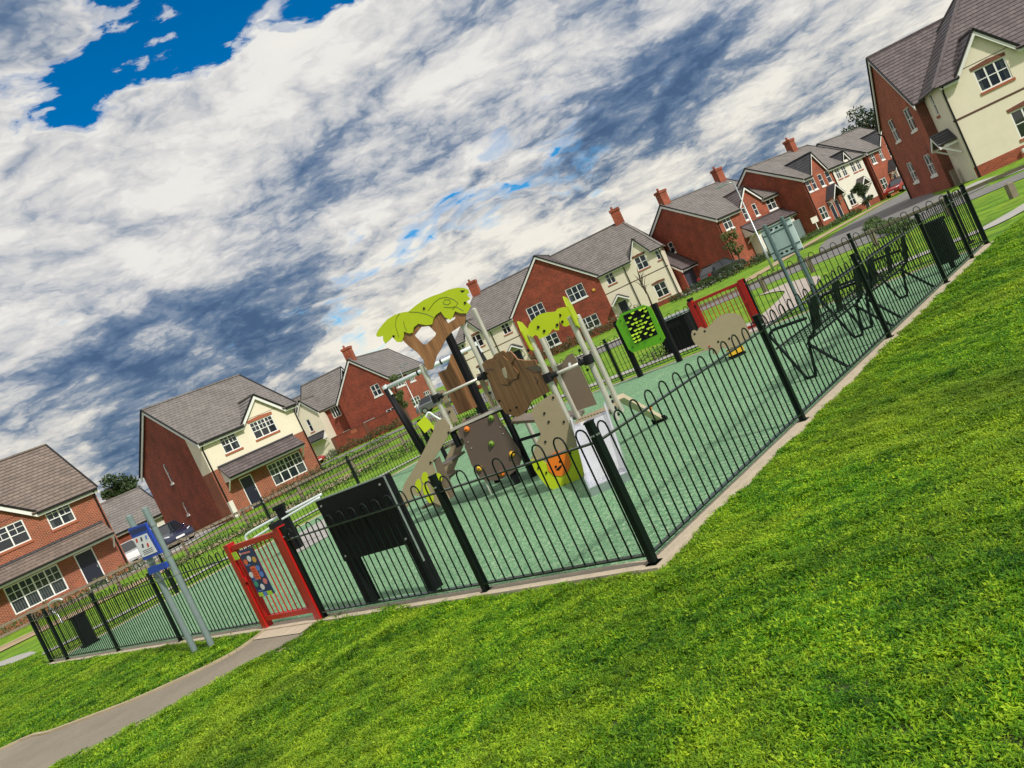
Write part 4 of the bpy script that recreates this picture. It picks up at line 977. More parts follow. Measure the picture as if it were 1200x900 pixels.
    def ridge(s, A, B, half, ze, zr, m, oh=.30, v0=.14, v1=.14, hip0=0, hip1=0, nm='roof', boards=True, half2=None, gaps=()):
        A, B = V((*A, 0)), V((*B, 0)); d = (B - A).normalized(); q = V((-d.y, d.x, 0)); mb = MB(); h2 = half if half2 is None else half2
        sl = (zr - ze) / half; zo = ze - oh * sl
        a = A - d * v0; b = B + d * v1
        ra, rb = A - d * v0 + d * hip0, B + d * v1 - d * hip1
        if hip0: a = A - d * oh; ra = A + d * hip0
        if hip1: b = B + d * oh; rb = B - d * hip1
        Z = V((0, 0, 1))
        for sg_, hf in ((-1, half), (1, h2)):
            zo_ = zr - (hf + oh) * sl
            if sg_ < 0 and gaps:                             # eaves stop where a dormer gable breaks through
                La = (b - a).length; cut = [0.0]
                for g0, g1 in gaps: cut += [g0 - (a - A).dot(d), g1 - (a - A).dot(d)]
                cut.append(La); fr = oh / (hf + oh)
                def EP(t_): return a + d * t_ - q * (hf + oh) + Z * zo_
                def WP(t_):
                    lo_ = EP(t_); return a + d * t_ - q * hf + Z * ze
                for c0, c1 in zip(cut[0::2], cut[1::2]):
                    if c1 - c0 < .03: continue
                    l0 = WP(c0); l1 = WP(c1)
                    if hip0 and c0 == 0: l0 = EP(0).lerp(ra + Z * zr, fr)
                    if hip1 and c1 == La: l1 = EP(La).lerp(rb + Z * zr, fr)
                    slope(mb, [EP(c0), EP(c1), l1, l0])
                w0 = EP(0).lerp(ra + Z * zr, fr); w1 = EP(La).lerp(rb + Z * zr, fr)
                slope(mb, [w0, w1, rb + Z * zr, ra + Z * zr]); continue
            slope(mb, [a + q * sg_ * (hf + oh) + Z * zo_, b + q * sg_ * (hf + oh) + Z * zo_, rb + Z * zr, ra + Z * zr])
        if hip0: slope(mb, [a + q * (half + oh) + Z * zo, a - q * (half + oh) + Z * zo, ra + Z * zr])
        if hip1: slope(mb, [b - q * (half + oh) + Z * zo, b + q * (half + oh) + Z * zo, rb + Z * zr])
        r = mb.build(nm, m, s.r)
        mb = MB(); mb.bar(ra + Z * (zr + .03), rb + Z * (zr + .03), .22, .09)
        mb.build('ridge_tiles', m, r)
        if hip0 or hip1:
            mb = MB()
            for hp, e0, r0 in ((hip0, a, ra), (hip1, b, rb)):
                if hp:
                    for sg_ in (-1, 1): mb.bar(e0 + q * sg_ * (half + oh) + Z * (zo + .04), r0 + Z * (zr + .03), .18, .08)
            mb.build('hip_tiles', m, r)
        if boards:
            for e0, hp in ((a, hip0), (b, hip1)):
                if hp: continue
                for sg_, hf in ((-1, half), (1, h2)):
                    lo = e0 + q * sg_ * (hf + oh) + Z * (zr - (hf + oh) * sl - .09); hi = e0 + Z * (zr - .09)
                    sgn = -1 if e0 is a else 1
                    mb = MB(); dn = V((0, 0, -.22)); mb.prism([lo, hi, hi + dn, lo + dn], d * (-.05 * sgn)); mb.build('bargeboard', 'fascia', s.r)
                    mb = MB(); mb.bar(lo + V((0, 0, .12)) + d * .02 * sgn, hi + V((0, 0, .12)) + d * .02 * sgn, .09, .07); mb.build('verge_cap', 'black_plastic', s.r)
        return r
    def eaves(s, p0, p1, ze, out=.30, drop=.0):
        p0, p1 = V((*p0, 0)), V((*p1, 0)); d = (p1 - p0).normalized(); o = V((d.y, -d.x, 0)); Z = V((0, 0, 1))
        mb = MB(); mb.prism([p0 + Z * (ze - drop - .26) + o * .0, p1 + Z * (ze - drop - .26) + o * .0, p1 + Z * (ze - drop - .26) + o * (out - .02), p0 + Z * (ze - drop - .26) + o * (out - .02)], (0, 0, .19)); f = mb.build('eaves_fascia', 'fascia', s.r)
        mb = MB(); mb.bar(p0 + o * (out + .03) + Z * (ze - drop - .10), p1 + o * (out + .03) + Z * (ze - drop - .10), .10, .10); mb.build('gutter', 'black_plastic', s.r)
    def pipe(s, p, o, z1, z0=None, out=.30):
        p = V((*p, 0)); o = V((*o, 0)); z0 = s.zb if z0 is None else z0
        mb = MB(); mb.tube([p + o * out + V((0, 0, z1 - .15)), p + o * .06 + V((0, 0, z1 - .45)), p + o * .06 + V((0, 0, z0))], .045, 6); mb.build('downpipe', 'black_plastic', s.r)
    def canopy(s, p0, p1, a, b, zt, zb, dep, m, lead=True):
        p0, p1 = V((*p0, 0)), V((*p1, 0)); d = (p1 - p0).normalized(); o = V((d.y, -d.x, 0)); Z = V((0, 0, 1)); mb = MB()
        L = lambda x, y, z: p0 + d * x + o * y + Z * z
        slope(mb, [L(a, dep, zb), L(b, dep, zb), L(b, 0.01, zt), L(a, 0.01, zt)], .25, .03, .06); r = mb.build('canopy_roof', m, s.r)
        mb = MB(); mb.prism([L(a + .02, dep - .04, zb - .20), L(b - .02, dep - .04, zb - .20), L(b - .02, dep - .04, zb - .05), L(a + .02, dep - .04, zb - .05)], -o * .04); mb.prism([L(a + .02, .01, zb - .20), L(b - .02, .01, zb - .20), L(b - .02, dep - .085, zb - .20), L(a + .02, dep - .085, zb - .20)], Z * .03); mb.build('canopy_fascia', 'fascia', r)
        mb = MB(); mb.bar(L(a, dep + .04, zb - .05), L(b, dep + .04, zb - .05), .09, .08); mb.build('canopy_gutter', 'black_plastic', r)
        for x, t in ((a + .03, .03), (b - .03, -.03)):
            mb = MB(); mb.prism([L(x, .01, zb - .17), L(x, dep - .1, zb - .17), L(x, .01, zt - .10)], d * t); mb.build('canopy_cheek', 'fascia', r)
            mb = MB(); mb.bar(L(x, .06, zb - .75), L(x, dep - .25, zb - .22), .07, .07); mb.build('canopy_bracket', 'fascia', r)
        if lead: mb = MB(); mb.bar(L(a, .06, zt + .03), L(b, .06, zt + .03), .14, .10); mb.build('lead_flashing', 'tile_slate', r)
    def porch(s, p0, p1, c, w, ze, zr, dep, m='tile_slate', posts=False):     # small gabled door hood
        p0, p1 = V((*p0, 0)), V((*p1, 0)); d = (p1 - p0).normalized(); o = V((d.y, -d.x, 0)); Z = V((0, 0, 1)); mb = MB()
        L = lambda x, y, z: p0 + d * x + o * y + Z * z
        for sg_ in (-1, 1): slope(mb, [L(c + sg_ * w, dep, ze), L(c + sg_ * w, .01, ze), L(c, .01, zr), L(c, dep, zr)], .22, .03, .06)
        r = mb.build('porch_roof', m, s.r); mb = MB()
        for sg_ in (-1, 1): mb.prism([L(c + sg_ * w, dep, ze - .22), L(c + sg_ * w, dep, ze - .08), L(c, dep, zr - .08), L(c, dep, zr - .24)], -o * .05)
        mb.build('porch_bargeboard', 'white_upvc', r)
        for sg_ in (-1, 1):
            mb = MB(); x = c + sg_ * (w - .1)
            if posts: mb.bar(L(x, dep - .1, s.zb), L(x, dep - .1, ze - .1), .12, .12)
            mb.bar(L(x, .04, ze - .75), L(x, dep - .12, ze - .16), .08, .08); mb.bar(L(x, .0, ze - .16), L(x, dep - .06, ze - .16), .08, .08); mb.build('porch_bracket', 'white_upvc', r)
    def chimney(s, roof, x, y, z0, z1, w=.45, dpt=.35, m='brick_orange'):
        mb = MB(); mb.box(x - w, y - dpt, z0, x + w, y + dpt, z1 - .25); c = mb.build('chimney', m, roof)
        mb = MB(); mb.box(x - w - .06, y - dpt - .06, z1 - .25, x + w + .06, y + dpt + .06, z1); mb.tube([V((x - w * .4, y, z1)), V((x - w * .4, y, z1 + .3))], [.13, .10], 10); 
        # corbelled top with its pot stays one moulding
        mb.build('chimney_cap', m, roof)

F = lambda L: ((0, 0), (L, 0))
# --- house 1: brick house at the far left
def house1():
    L = 9.0; h = House('brick_house', 'red brick house with long tiled porch roof and vertical blinds', (-23.1 - .4 * .707 - L * .707, 44.51 - .4 * .707 - L * .707), 45)
    x = lambda s: s + .4 + L; ze = 4.85; W0 = ((0, 0), (L, 0))
    wins = [(x(-3.07), x(-1.80), 3.46, 4.58), (x(-6.45), x(-4.10), 3.44, 4.62), (x(-6.20), x(-3.57), .28, 1.76), (x(-2.72), x(-1.74), ZB + .05, 1.77)]
    gl, gr = x(-9.4), x(-3.65); gm = (gl + gr) / 2
    h.wall((0, 0), (L, 0), ZB, ze, 'brick_diaper', wins, [(gl, ze), (gr, ze), (gm, 7.0)])
    h.wall((L, 0), (L, 9.2), ZB, ze, 'brick_diaper', (), [(0, ze), (9.2, ze), (4.6, 8.35)]); h.wall((L, 9.2), (0, 9.2), ZB, ze, 'brick_red'); h.wall((0, 9.2), (0, 0), ZB, ze, 'brick_red', (), [(0, ze), (9.2, ze), (4.6, 8.35)])
    h.ridge((0, 4.6), (L, 4.6), 4.6, ze, 8.4, 'tile_taupe', gaps=[(gl + .1, gr)])
    h.ridge((gm, 0), (gm, 2.9), (gr - gl) / 2, ze, 7.05, 'tile_taupe', oh=.25, v0=.22, v1=0, nm='gable_roof')
    h.eaves((gr + .2, 0), (L + .1, 0), ze, drop=.2); h.pipe((L - .12, 0), (0, -1), ze - .2)
    h.window(*W0, *wins[0], 2, 'top'); h.window(*W0, *wins[1], 3, 'top'); h.window(*W0, *wins[2], 4, 'top', blinds=True, sill=None); h.door(*W0, wins[3][0], wins[3][1], wins[3][3])
    h.canopy(*W0, x(-9.2), x(-.72), 2.78, 2.0, .95, 'tile_taupe')
house1()
# --- house 2: brick and cream with a dormer gable
def house2():
    L = 6.9; D = 10.0; h = House('brick_and_cream_house', 'detached house with cream upper storey, dormer gable and plain brick side', (-18.78 + .25 * .707, 47.9 + .25 * .707), 45); ze = 4.88; zr = 8.36
    x = lambda s: s - .25; W0 = ((0, 0), (L, 0))
    wins = [(x(1.56), x(2.70), 3.44, 4.56), (x(3.77), x(5.47), 3.50, 4.63), (x(1.60), x(2.46), ZB + .05, 1.74), (x(3.62), x(6.12), .32, 1.77)]
    gl, gr, gm = x(3.35), x(6.25), x(4.80)
    h.wall((0, 0), (L, 0), 2.82, ze, 'cream', wins, [(gl, ze), (gr, ze), (gm, 6.15)]); h.wall((0, 0), (L, 0), ZB, 2.82, 'brick_diaper', wins)
    sw = [(D - 6.17, D - 5.80, 3.34, 4.68), (D - 6.05, D - 5.72, 1.05, 1.88)]
    sl = (zr - ze) / (D / 2)
    h.wall((0, D), (0, 1.35), ZB, ze, 'brick_red', sw, [(0, ze), (D - 1.35, ze), (D - 1.35, ze + 1.35 * sl), (D / 2, zr)])
    h.wall((0, 1.35), (0, 0), ZB, 2.80, 'brick_diaper'); h.wall((0, 1.35), (0, 0), 2.80, ze, 'cream', (), [(0, ze), (1.35, ze), (0, ze + 1.35 * sl)])
    h.wall((L, 0), (L, D), ZB, ze, 'brick_red', (), [(0, ze), (D, ze), (D / 2, zr)]); h.wall((L, D), (0, D), ZB, ze, 'brick_red')
    h.ridge((0, D / 2), (L, D / 2), D / 2, ze, zr, 'tile_grey', gaps=[(gl, gr)])
    h.ridge((gm, 0), (gm, 2.4), (gr - gl) / 2, ze, 6.22, 'tile_grey', oh=.22, v0=.2, v1=0, nm='dormer_roof')
    h.eaves((-.1, 0), (gl - .1, 0), ze, drop=.2); h.eaves((gr + .15, 0), (L + .1, 0), ze, drop=.2); h.pipe((.1, 0), (0, -1), ze - .2); h.pipe((L - .1, 0), (0, -1), ze - .2)
    h.window(*W0, *wins[0], 2, 'top'); h.window(*W0, *wins[1], 3, 'top', lintel='sill'); h.window(*W0, *wins[3], 4, 'top', sill=None); h.door(*W0, wins[2][0], wins[2][1], wins[2][3])
    G0 = ((0, D), (0, 0))
    for w_ in sw: h.window(*G0, *w_, 1, 'two', sill='white_upvc')
    h.canopy(*W0, x(.72), x(6.2), 2.88, 2.05, .9, 'tile_plum')
    # meter box on the side wall
    mb = MB(); mb.box(.02, -.28, ZB, .30, -.03, .75); mb.build('meter_cupboard', 'stone_white', h.r)
house2()
# --- garage between them
def garage():
    h = House('garage', 'low detached garage with grey tiled roof and pale door', (-33.0, 57.0), 45, cat='garage'); L = 6.6; D = 6.4; ze = 2.12; zr = 4.5; W0 = ((0, 0), (L, 0))
    ops = [(3.9, 6.2, ZB + .03, 1.75)]
    h.wall((0, 0), (L, 0), ZB, ze, 'brick_red', ops); h.wall((L, 0), (L, D), ZB, ze, 'brick_red', (), [(0, ze), (D, ze), (D / 2, zr)]); h.wall((L, D), (0, D), ZB, ze, 'brick_red'); h.wall((0, D), (0, 0), ZB, ze, 'brick_red', (), [(0, ze), (D, ze), (D / 2, zr)])
    h.ridge((0, D / 2), (L, D / 2), D / 2, ze, zr, 'tile_grey'); h.eaves((0, 0), (L, 0), ze, drop=.2)
    mb = MB(); mb.box(3.9, .085, ZB + .03, 6.2, .095, 1.75); o = mb.build('garage_door', 'stone_white', h.r)
    for i in range(8): mb = MB(); z = ZB + .12 + .25 * i; mb.box(3.95, .078, z, 6.15, .084, z + .2); mb.build('door_panel', 'stone_white', o)
garage()
# --- house 3: corner house with big brick gable and cream porch wing
def house3():
    W_ = 6.2; D = 11.0; h = House('corner_house', 'corner house with plain brick gable, chimney and cream gabled porch wing', (-11.36 - 6.2 * sin(radians(105)), 82.75 - 6.2 * cos(radians(105))), 105); ze = 4.9; zr = 8.2; W0 = ((0, 0), (W_, 0))
    wins = [(3.95, 4.95, 3.46, 4.68), (1.55, 3.0, .62, 1.6), (4.45, 5.5, .75, 1.75)]
    h.wall((0, 0), (W_, 0), ZB, ze, 'brick_red', wins, [(0, ze), (W_, ze), (W_ / 2, zr)])
    for w_ in wins: h.window(*W0, *w_, 2 if w_[1] - w_[0] < 1.2 else 3, 'two', sill='white_upvc')
    S0 = ((W_, 0), (W_, D)); sw = [(1.0, 3.6, 3.40, 4.45), (5.2, 7.0, 3.40, 4.45), (3.2, 5.8, .8, 1.75), (7.4, 9.4, .9, 1.8)]
    h.wall(*S0, ZB, ze, 'brick_orange', sw)
    for w_ in sw: h.window(*S0, *w_, 3, 'two', sill='white_upvc')
    h.wall((W_, D), (0, D), ZB, ze, 'brick_red', (), [(0, ze), (W_, ze), (W_ / 2, zr)]); h.wall((0, D), (0, 0), ZB, ze, 'brick_red')
    r = h.ridge((W_ / 2, 0), (W_ / 2, D), W_ / 2, ze, zr, 'tile_grey'); h.chimney(r, W_ / 2 - .1, .9, zr - .5, zr + 1.3)
    h.eaves((W_, -.1), (W_, D), ze, drop=.2)
    # left wing
    h.wall((-5.2, 1.0), (0, 1.0), ZB, ze, 'brick_red', [(3.4, 4.4, 3.3, 4.6), (3.6, 4.5, .7, 1.6)]); h.window((-5.2, 1.0), (0, 1.0), 3.4, 4.4, 3.3, 4.6, 3, 'none'); h.window((-5.2, 1.0), (0, 1.0), 3.6, 4.5, .7, 1.6, 2, 'two')
    h.wall((-5.2, 7.2), (-5.2, 1.0), ZB, ze, 'cream', (), [(0, ze), (6.2, ze), (3.1, zr)]); h.ridge((-5.2, 4.1), (0, 4.1), 3.1, ze, zr, 'tile_grey', v1=0); h.eaves((-5.2, 1.0), (0, 1.0), ze, drop=.2); h.pipe((-.1, 1.0), (0, -1), ze)
    # cream projection
    h.wall((-5.0, -.6), (-2.4, -.6), ZB, ze, 'cream', [(.9, 1.35, 3.0, 4.4)], [(0, ze), (2.6, ze), (1.3, 6.5)]); h.window((-5.0, -.6), (-2.4, -.6), .9, 1.35, 3.0, 4.4, 1, 'two')
    h.wall((-2.4, -.6), (-2.4, 1.0), ZB, ze, 'cream'); h.wall((-5.0, 1.0), (-5.0, -.6), ZB, ze, 'cream'); h.ridge((-3.7, -.6), (-3.7, 2.8), 1.3, ze, 6.55, 'tile_grey', oh=.2, v0=.2, v1=0, nm='wing_roof')
    h.canopy((-5.0, -.6), (-2.4, -.6), -.3, 2.4, 2.6, 2.0, .9, 'tile_slate')
house3()
def house9():
    h = House('brick_house', 'far brick house showing between cream house and corner house', (-30.0, 96.0), 108); L = 7.0; D = 7; ze = 4.7; zr = 7.8; W0 = ((0, 0), (L, 0))
    ops = [(1.0, 2.2, 3.2, 4.4), (4.4, 5.2, 3.2, 4.4), (2.9, 3.8, ZB + .05, 1.8)]
    h.wall(*W0, ZB, ze, 'brick_red', ops, [(.4, ze), (2.8, ze), (1.6, 6.0)]); h.window(*W0, *ops[0], 2, 'two'); h.window(*W0, *ops[1], 1, 'two'); h.door(*W0, 2.9, 3.8, 1.8)
    h.wall((L, 0), (L, D), ZB, ze, 'brick_red', (), [(0, ze), (D, ze), (D / 2, zr)]); h.wall((L, D), (0, D), ZB, ze, 'brick_red'); h.wall((0, D), (0, 0), ZB, ze, 'brick_red', (), [(0, ze), (D, ze), (D / 2, zr)])
    h.ridge((0, D / 2), (L, D / 2), D / 2, ze, zr, 'tile_grey', gaps=[(.4, 2.8)]); h.ridge((1.6, 0), (1.6, 2.2), 1.2, ze, 6.05, 'tile_grey', oh=.2, v0=.2, v1=0, nm='dormer_roof'); h.eaves((2.9, 0), (L, 0), ze, drop=.2); h.canopy(*W0, 2.0, 6.6, 2.7, 2.1, .9, 'tile_plum')
house9()
# --- house 4: terrace with a big red gable between two cream ends
def house4():
    a = azdir(107); P = V((11.55, 75.29, 0)); X0 = 15.6; o = P - a * X0
    h = House('gabled_terrace', 'terrace with large red brick centre gable between two cream rendered ends', (o.x, o.y), 107); ze = 4.9; L = X0 + 6.3; D = 9.0; zr = 8.75
    x = lambda s: s + X0; mx = lambda s: x(-9.2 - s)          # mirror about the gable centre
    W0 = ((0, 0), (L, 0)); gl, gr, gm = x(-9.2), x(0), x(-4.6)
    gw = [(x(-3.35), x(-1.58), 3.48, 4.86), (x(-7.62), x(-5.85), 3.48, 4.86), (x(-3.38), x(-1.54), .52, 1.68), (x(-7.66), x(-5.82), .52, 1.68)]
    e_ = -.12
    h.wall((gl, e_), (gr, e_), ZB, ze, 'brick_red', [(p - gl, q - gl, r, s_) for p, q, r, s_ in gw], [(0, ze), (gr - gl, ze), (gm - gl, 9.0)])
    h.wall((gr, e_), (gr, 0), ZB, ze, 'brick_red'); h.wall((gl, 0), (gl, e_), ZB, ze, 'brick_red')
    for p, q, r, s_ in gw: h.window((gl, e_), (gr, e_), p - gl, q - gl, r, s_, 3, 'two', sill='white_upvc', lintel=None)
    def end(sgn):
        t = (lambda p, q: (x(p), x(q))) if sgn > 0 else (lambda p, q: (mx(q), mx(p)))
        w = [(*t(.60, 1.45), 3.48, 4.70), (*t(3.70, 4.80), 3.48, 4.72), (*t(5.68, 6.05), 3.6, 4.58), (*t(4.30, 5.45), .40, 1.72), (*t(.62, 1.52), ZB + .05, 1.68)]
        f0, f1 = t(0, 6.3); g0, g1 = t(3.45, 5.25)
        W1 = ((f0, 0), (f1, 0)); lw = [(p - f0, q - f0, r, s_) for p, q, r, s_ in w]
        h.wall(*W1, .12, ze, 'cream', lw, [(g0 - f0, ze), (g1 - f0, ze), ((g0 + g1) / 2 - f0, 6.35)]); h.wall(*W1, ZB, .12, 'brick_red', lw)
        for i in (0, 1, 2, 3): h.window(*W1, *lw[i], (2, 2, 1, 2)[i], 'two', lintel='brick_dark' if i in (1, 3) else None)
        h.door(*W1, lw[4][0], lw[4][1], lw[4][3]); c = (lw[4][0] + lw[4][1]) / 2; h.porch(*W1, c, .85, 1.72, 2.40, .8)
        mb = MB(); mb.box(f0, -.012, 2.78, f1, .0, 2.86); mb.build('string_band', 'band', h.r)
        gc = (g0 + g1) / 2; h.ridge((gc, 0), (gc, 2.0), (g1 - g0) / 2, ze, 6.42, 'tile_grey', oh=.16, v0=.18, v1=0, nm='dormer_roof')
        h.eaves((f0, 0), (g0 - .1, 0), ze, drop=.2); h.eaves((g1 + .1, 0), (f1, 0), ze, drop=.2)
        px_ = t(2.55, 2.62)[0]; h.pipe((px_, 0), (0, -1), ze - .2); h.pipe((t(6.15, 6.2)[0], 0), (0, -1), ze - .2)
    end(1); end(-1)
    h.wall((L, 0), (L, D), ZB, ze, 'cream'); h.wall((L, D), (0, D), ZB, ze, 'brick_red'); h.wall((0, D), (0, 0), ZB, ze, 'cream')
    r = h.ridge((0, D / 2), (L, D / 2), D / 2, ze, zr, 'tile_grey', hip0=2.6, hip1=2.6, gaps=[(mx(5.25), mx(3.45)), (gl, gr), (x(3.45), x(5.25))])
    h.ridge((gm, e_), (gm, 6.5), (gr - gl) / 2, ze, 9.05, 'tile_plum', oh=.2, v0=.2, v1=0, nm='gable_roof')
    for k in (1, -1):                                       # plum coloured bay of roof beside the gable
        pass
    h.chimney(r, x(3.55), D / 2, zr - .5, zr + 1.35); h.chimney(r, mx(3.55), D / 2, zr - .5, zr + 1.35)
    mb = MB(); mb.box(x(-.95), e_ - .08, 3.6, x(-.68), e_ - .002, 3.85); mb.build('alarm_box', 'p_gold', h.r)
house4()
# --- house 5: brick house with two chimneys
def house5():
    L = 9.2; D = 11.0; h = House('two_chimney_house', 'brick house with two chimneys and plum tiled bay porch', (22.92, 72.52), 62); ze = 4.9; zr = 8.4; W0 = ((0, 0), (L, 0))
    ops = [(.75, 1.85, 3.44, 4.72), (3.55, 4.10, 3.52, 4.70), (5.0, 5.55, 3.50, 4.68), (6.9, 8.15, 3.42, 4.60)]
    gl, gr, gm = 3.25, 6.35, 4.85
    h.wall(*W0, ZB, ze, 'brick_orange', ops, [(gl, ze), (gr, ze), (gm, 6.45)])
    for i, w_ in enumerate(ops): h.window(*W0, *w_, (2, 1, 1, 2)[i], 'two', sill='white_upvc')
    G0 = ((0, D), (0, 0)); sw = [(D - 7.0, D - 6.3, 3.75, 4.85)]
    h.wall(*G0, ZB, ze, 'brick_red', sw, [(0, ze), (D, ze), (D / 2, zr)]); h.window(*G0, *sw[0], 1, 'two', sill='white_upvc')
    h.wall((L, 0), (L, D), ZB, ze, 'brick_red', (), [(0, ze), (D, ze), (D / 2, zr)]); h.wall((L, D), (0, D), ZB, ze, 'brick_red')
    r = h.ridge((0, D / 2), (L, D / 2), D / 2, ze, zr, 'tile_grey', gaps=[(gl, gr)]); h.chimney(r, .55, D / 2, zr - .5, zr + 1.3); h.chimney(r, L - .6, D / 2, zr - .5, zr + 1.3)
    h.ridge((gm, 0), (gm, 2.6), (gr - gl) / 2, ze, 6.5, 'tile_plum', oh=.2, v0=.2, v1=0, nm='dormer_roof'); h.eaves((0, 0), (gl - .1, 0), ze, drop=.2); h.eaves((gr + .1, 0), (L, 0), ze, drop=.2)
    h.pipe((.1, 0), (0, -1), ze - .2); h.pipe((L - .1, 0), (0, -1), ze - .2)
    h.canopy(*W0, 2.5, 8.7, 3.15, 2.25, 1.3, 'tile_plum')
    B0 = ((3.0, -1.0), (8.3, -1.0)); bo = [(.4, 1.2, ZB + .05, 1.75), (2.2, 4.4, .5, 1.75)]
    h.wall(*B0, ZB, 2.1, 'stone_white', bo); h.wall((8.3, -1.0), (8.3, 0), ZB, 2.1, 'stone_white'); h.wall((3.0, 0), (3.0, -1.0), ZB, 2.1, 'stone_white'); h.door(*B0, .4, 1.2, 1.75); h.window(*B0, *bo[1], 3, 'two')
house5()
def garage5():
    a = azdir(62); n = V((-a.y, a.x, 0)); o = V((22.92, 72.52, 0)) - a * 2.0 + n * 4.6
    h = House('garage', 'attached garage with dark door beside two chimney brick house', (o.x, o.y), 62, cat='garage'); L = 1.98; D = 5.0; ze = 2.15; W0 = ((0, 0), (L, 0))
    ops = [(.15, 1.55, ZB + .03, 1.75)]
    h.wall(*W0, ZB, ze, 'brick_red', ops); h.wall((0, D), (0, 0), ZB, ze, 'brick_red', (), [(0, ze), (D, ze), (D / 2, 4.0)])
    mb = MB(); mb.box(.15, .085, ZB + .03, 1.55, .1, 1.75); d = mb.build('garage_door', 'steel_door', h.r)
    h.ridge((0, D / 2), (L, D / 2), D / 2, ze, 4.1, 'tile_plum', v1=0); h.eaves((0, 0), (L, 0), ze, drop=.2)
garage5()
# --- houses along the side road
def house6():
    L = 11.3; D = 9.6; h = House('brick_and_white_pair', 'brick and white semi-detached pair along the side road', (32.2, 74.05), 55); ze = 4.9; zr = 8.2; W0 = ((0, 0), (L, 0)); M = 5.2
    ops = [(.4, 1.1, 3.4, 4.6), (1.35, 2.0, 3.4, 4.6), (2.7, 3.4, 3.4, 4.6), (4.0, 4.8, 3.4, 4.6), (.6, 1.8, .5, 1.7), (2.5, 3.2, ZB + .05, 1.75), (3.5, 4.2, ZB + .05, 1.75)]
    h.wall((0, 0), (M, 0), ZB, ze, 'brick_orange', ops, [(1.5, ze), (4.3, ze), (2.9, 6.75)])
    for i in range(5): h.window(*W0, *ops[i], 2 if i == 4 else 1, 'two', sill='white_upvc')
    for i in (5, 6): h.door(*W0, ops[i][0], ops[i][1], 1.75)
    h.porch(*W0, 3.35, 1.15, 2.0, 3.2, .9)
    W1 = ((M, 0), (L, 0)); o2 = [(.6, 1.4, 3.4, 4.6), (1.8, 2.6, 3.4, 4.6), (3.6, 4.4, 3.4, 4.6), (4.7, 5.5, 3.4, 4.6), (.8, 2.0, .5, 1.7), (3.2, 4.0, ZB + .05, 1.75)]
    h.wall(*W1, .3, ze, 'stone_white', o2); h.wall(*W1, ZB, .3, 'brick_red', o2)
    for i in range(5): h.window(*W1, *o2[i], 2, 'two')
    h.door(*W1, 3.2, 4.0, 1.75); h.porch(*W1, 3.6, 1.0, 1.9, 2.7, .8, 'tile_plum')
    h.wall((0, D), (0, 0), ZB, ze, 'brick_red', (), [(0, ze), (D, ze), (D / 2, zr)]); h.wall((L, 0), (L, D), ZB, ze, 'brick_red', (), [(0, ze), (D, ze), (D / 2, zr)]); h.wall((L, D), (0, D), ZB, ze, 'brick_red')
    r = h.ridge((0, D / 2), (L, D / 2), D / 2, ze, zr, 'tile_grey', gaps=[(1.5, 4.3), (7.6, 9.0)]); h.chimney(r, 8.6, D / 2, zr - .5, zr + 1.2)
    h.ridge((2.9, 0), (2.9, 2.7), 1.4, ze, 6.8, 'tile_slate', oh=.2, v0=.2, v1=0, nm='gable_roof'); h.ridge((8.3, 0), (8.3, 1.6), .7, ze, 5.8, 'tile_slate', oh=.15, v0=.15, v1=0, nm='dormer_roof')
    h.eaves((0, 0), (1.4, 0), ze, drop=.2); h.eaves((4.4, 0), (L, 0), ze, drop=.2); h.pipe((.1, 0), (0, -1), ze - .2); h.pipe((M, 0), (0, -1), ze - .2)
house6()
def house7():
    L = 9.0; D = 8.0; h = House('brick_house', 'farthest brick house on the side road beyond the white render', (41.92, 80.58), 55); ze = 4.9; zr = 7.8; W0 = ((0, 0), (L, 0))
    ops = [(.7, 1.6, 3.4, 4.6), (2.6, 3.3, 3.4, 4.6), (4.6, 5.4, 3.4, 4.6), (.6, 1.8, .5, 1.7), (3.3, 4.1, ZB + .05, 1.75)]
    h.wall(*W0, ZB, ze, 'brick_orange', ops, [(3.0, ze), (6.2, ze), (4.6, 6.4)])
    for i in range(4): h.window(*W0, *ops[i], 2, 'two', sill='white_upvc')
    h.door(*W0, 3.3, 4.1, 1.75); h.porch(*W0, 3.7, 1.0, 2.0, 3.1, .9, 'tile_slate', True)
    h.wall((0, D), (0, 0), ZB, ze, 'brick_red', (), [(0, ze), (D, ze), (D / 2, zr)]); h.wall((L, 0), (L, D), ZB, ze, 'brick_red', (), [(0, ze), (D, ze), (D / 2, zr)]); h.wall((L, D), (0, D), ZB, ze, 'brick_red')
    h.ridge((0, D / 2), (L, D / 2), D / 2, ze, zr, 'tile_grey', gaps=[(3.0, 6.2)]); h.ridge((4.6, 0), (4.6, 2.4), 1.6, ze, 6.45, 'tile_slate', oh=.2, v0=.2, v1=0, nm='gable_roof'); h.eaves((0, 0), (2.9, 0), ze, drop=.2); h.pipe((.1, 0), (0, -1), ze - .2)
house7()
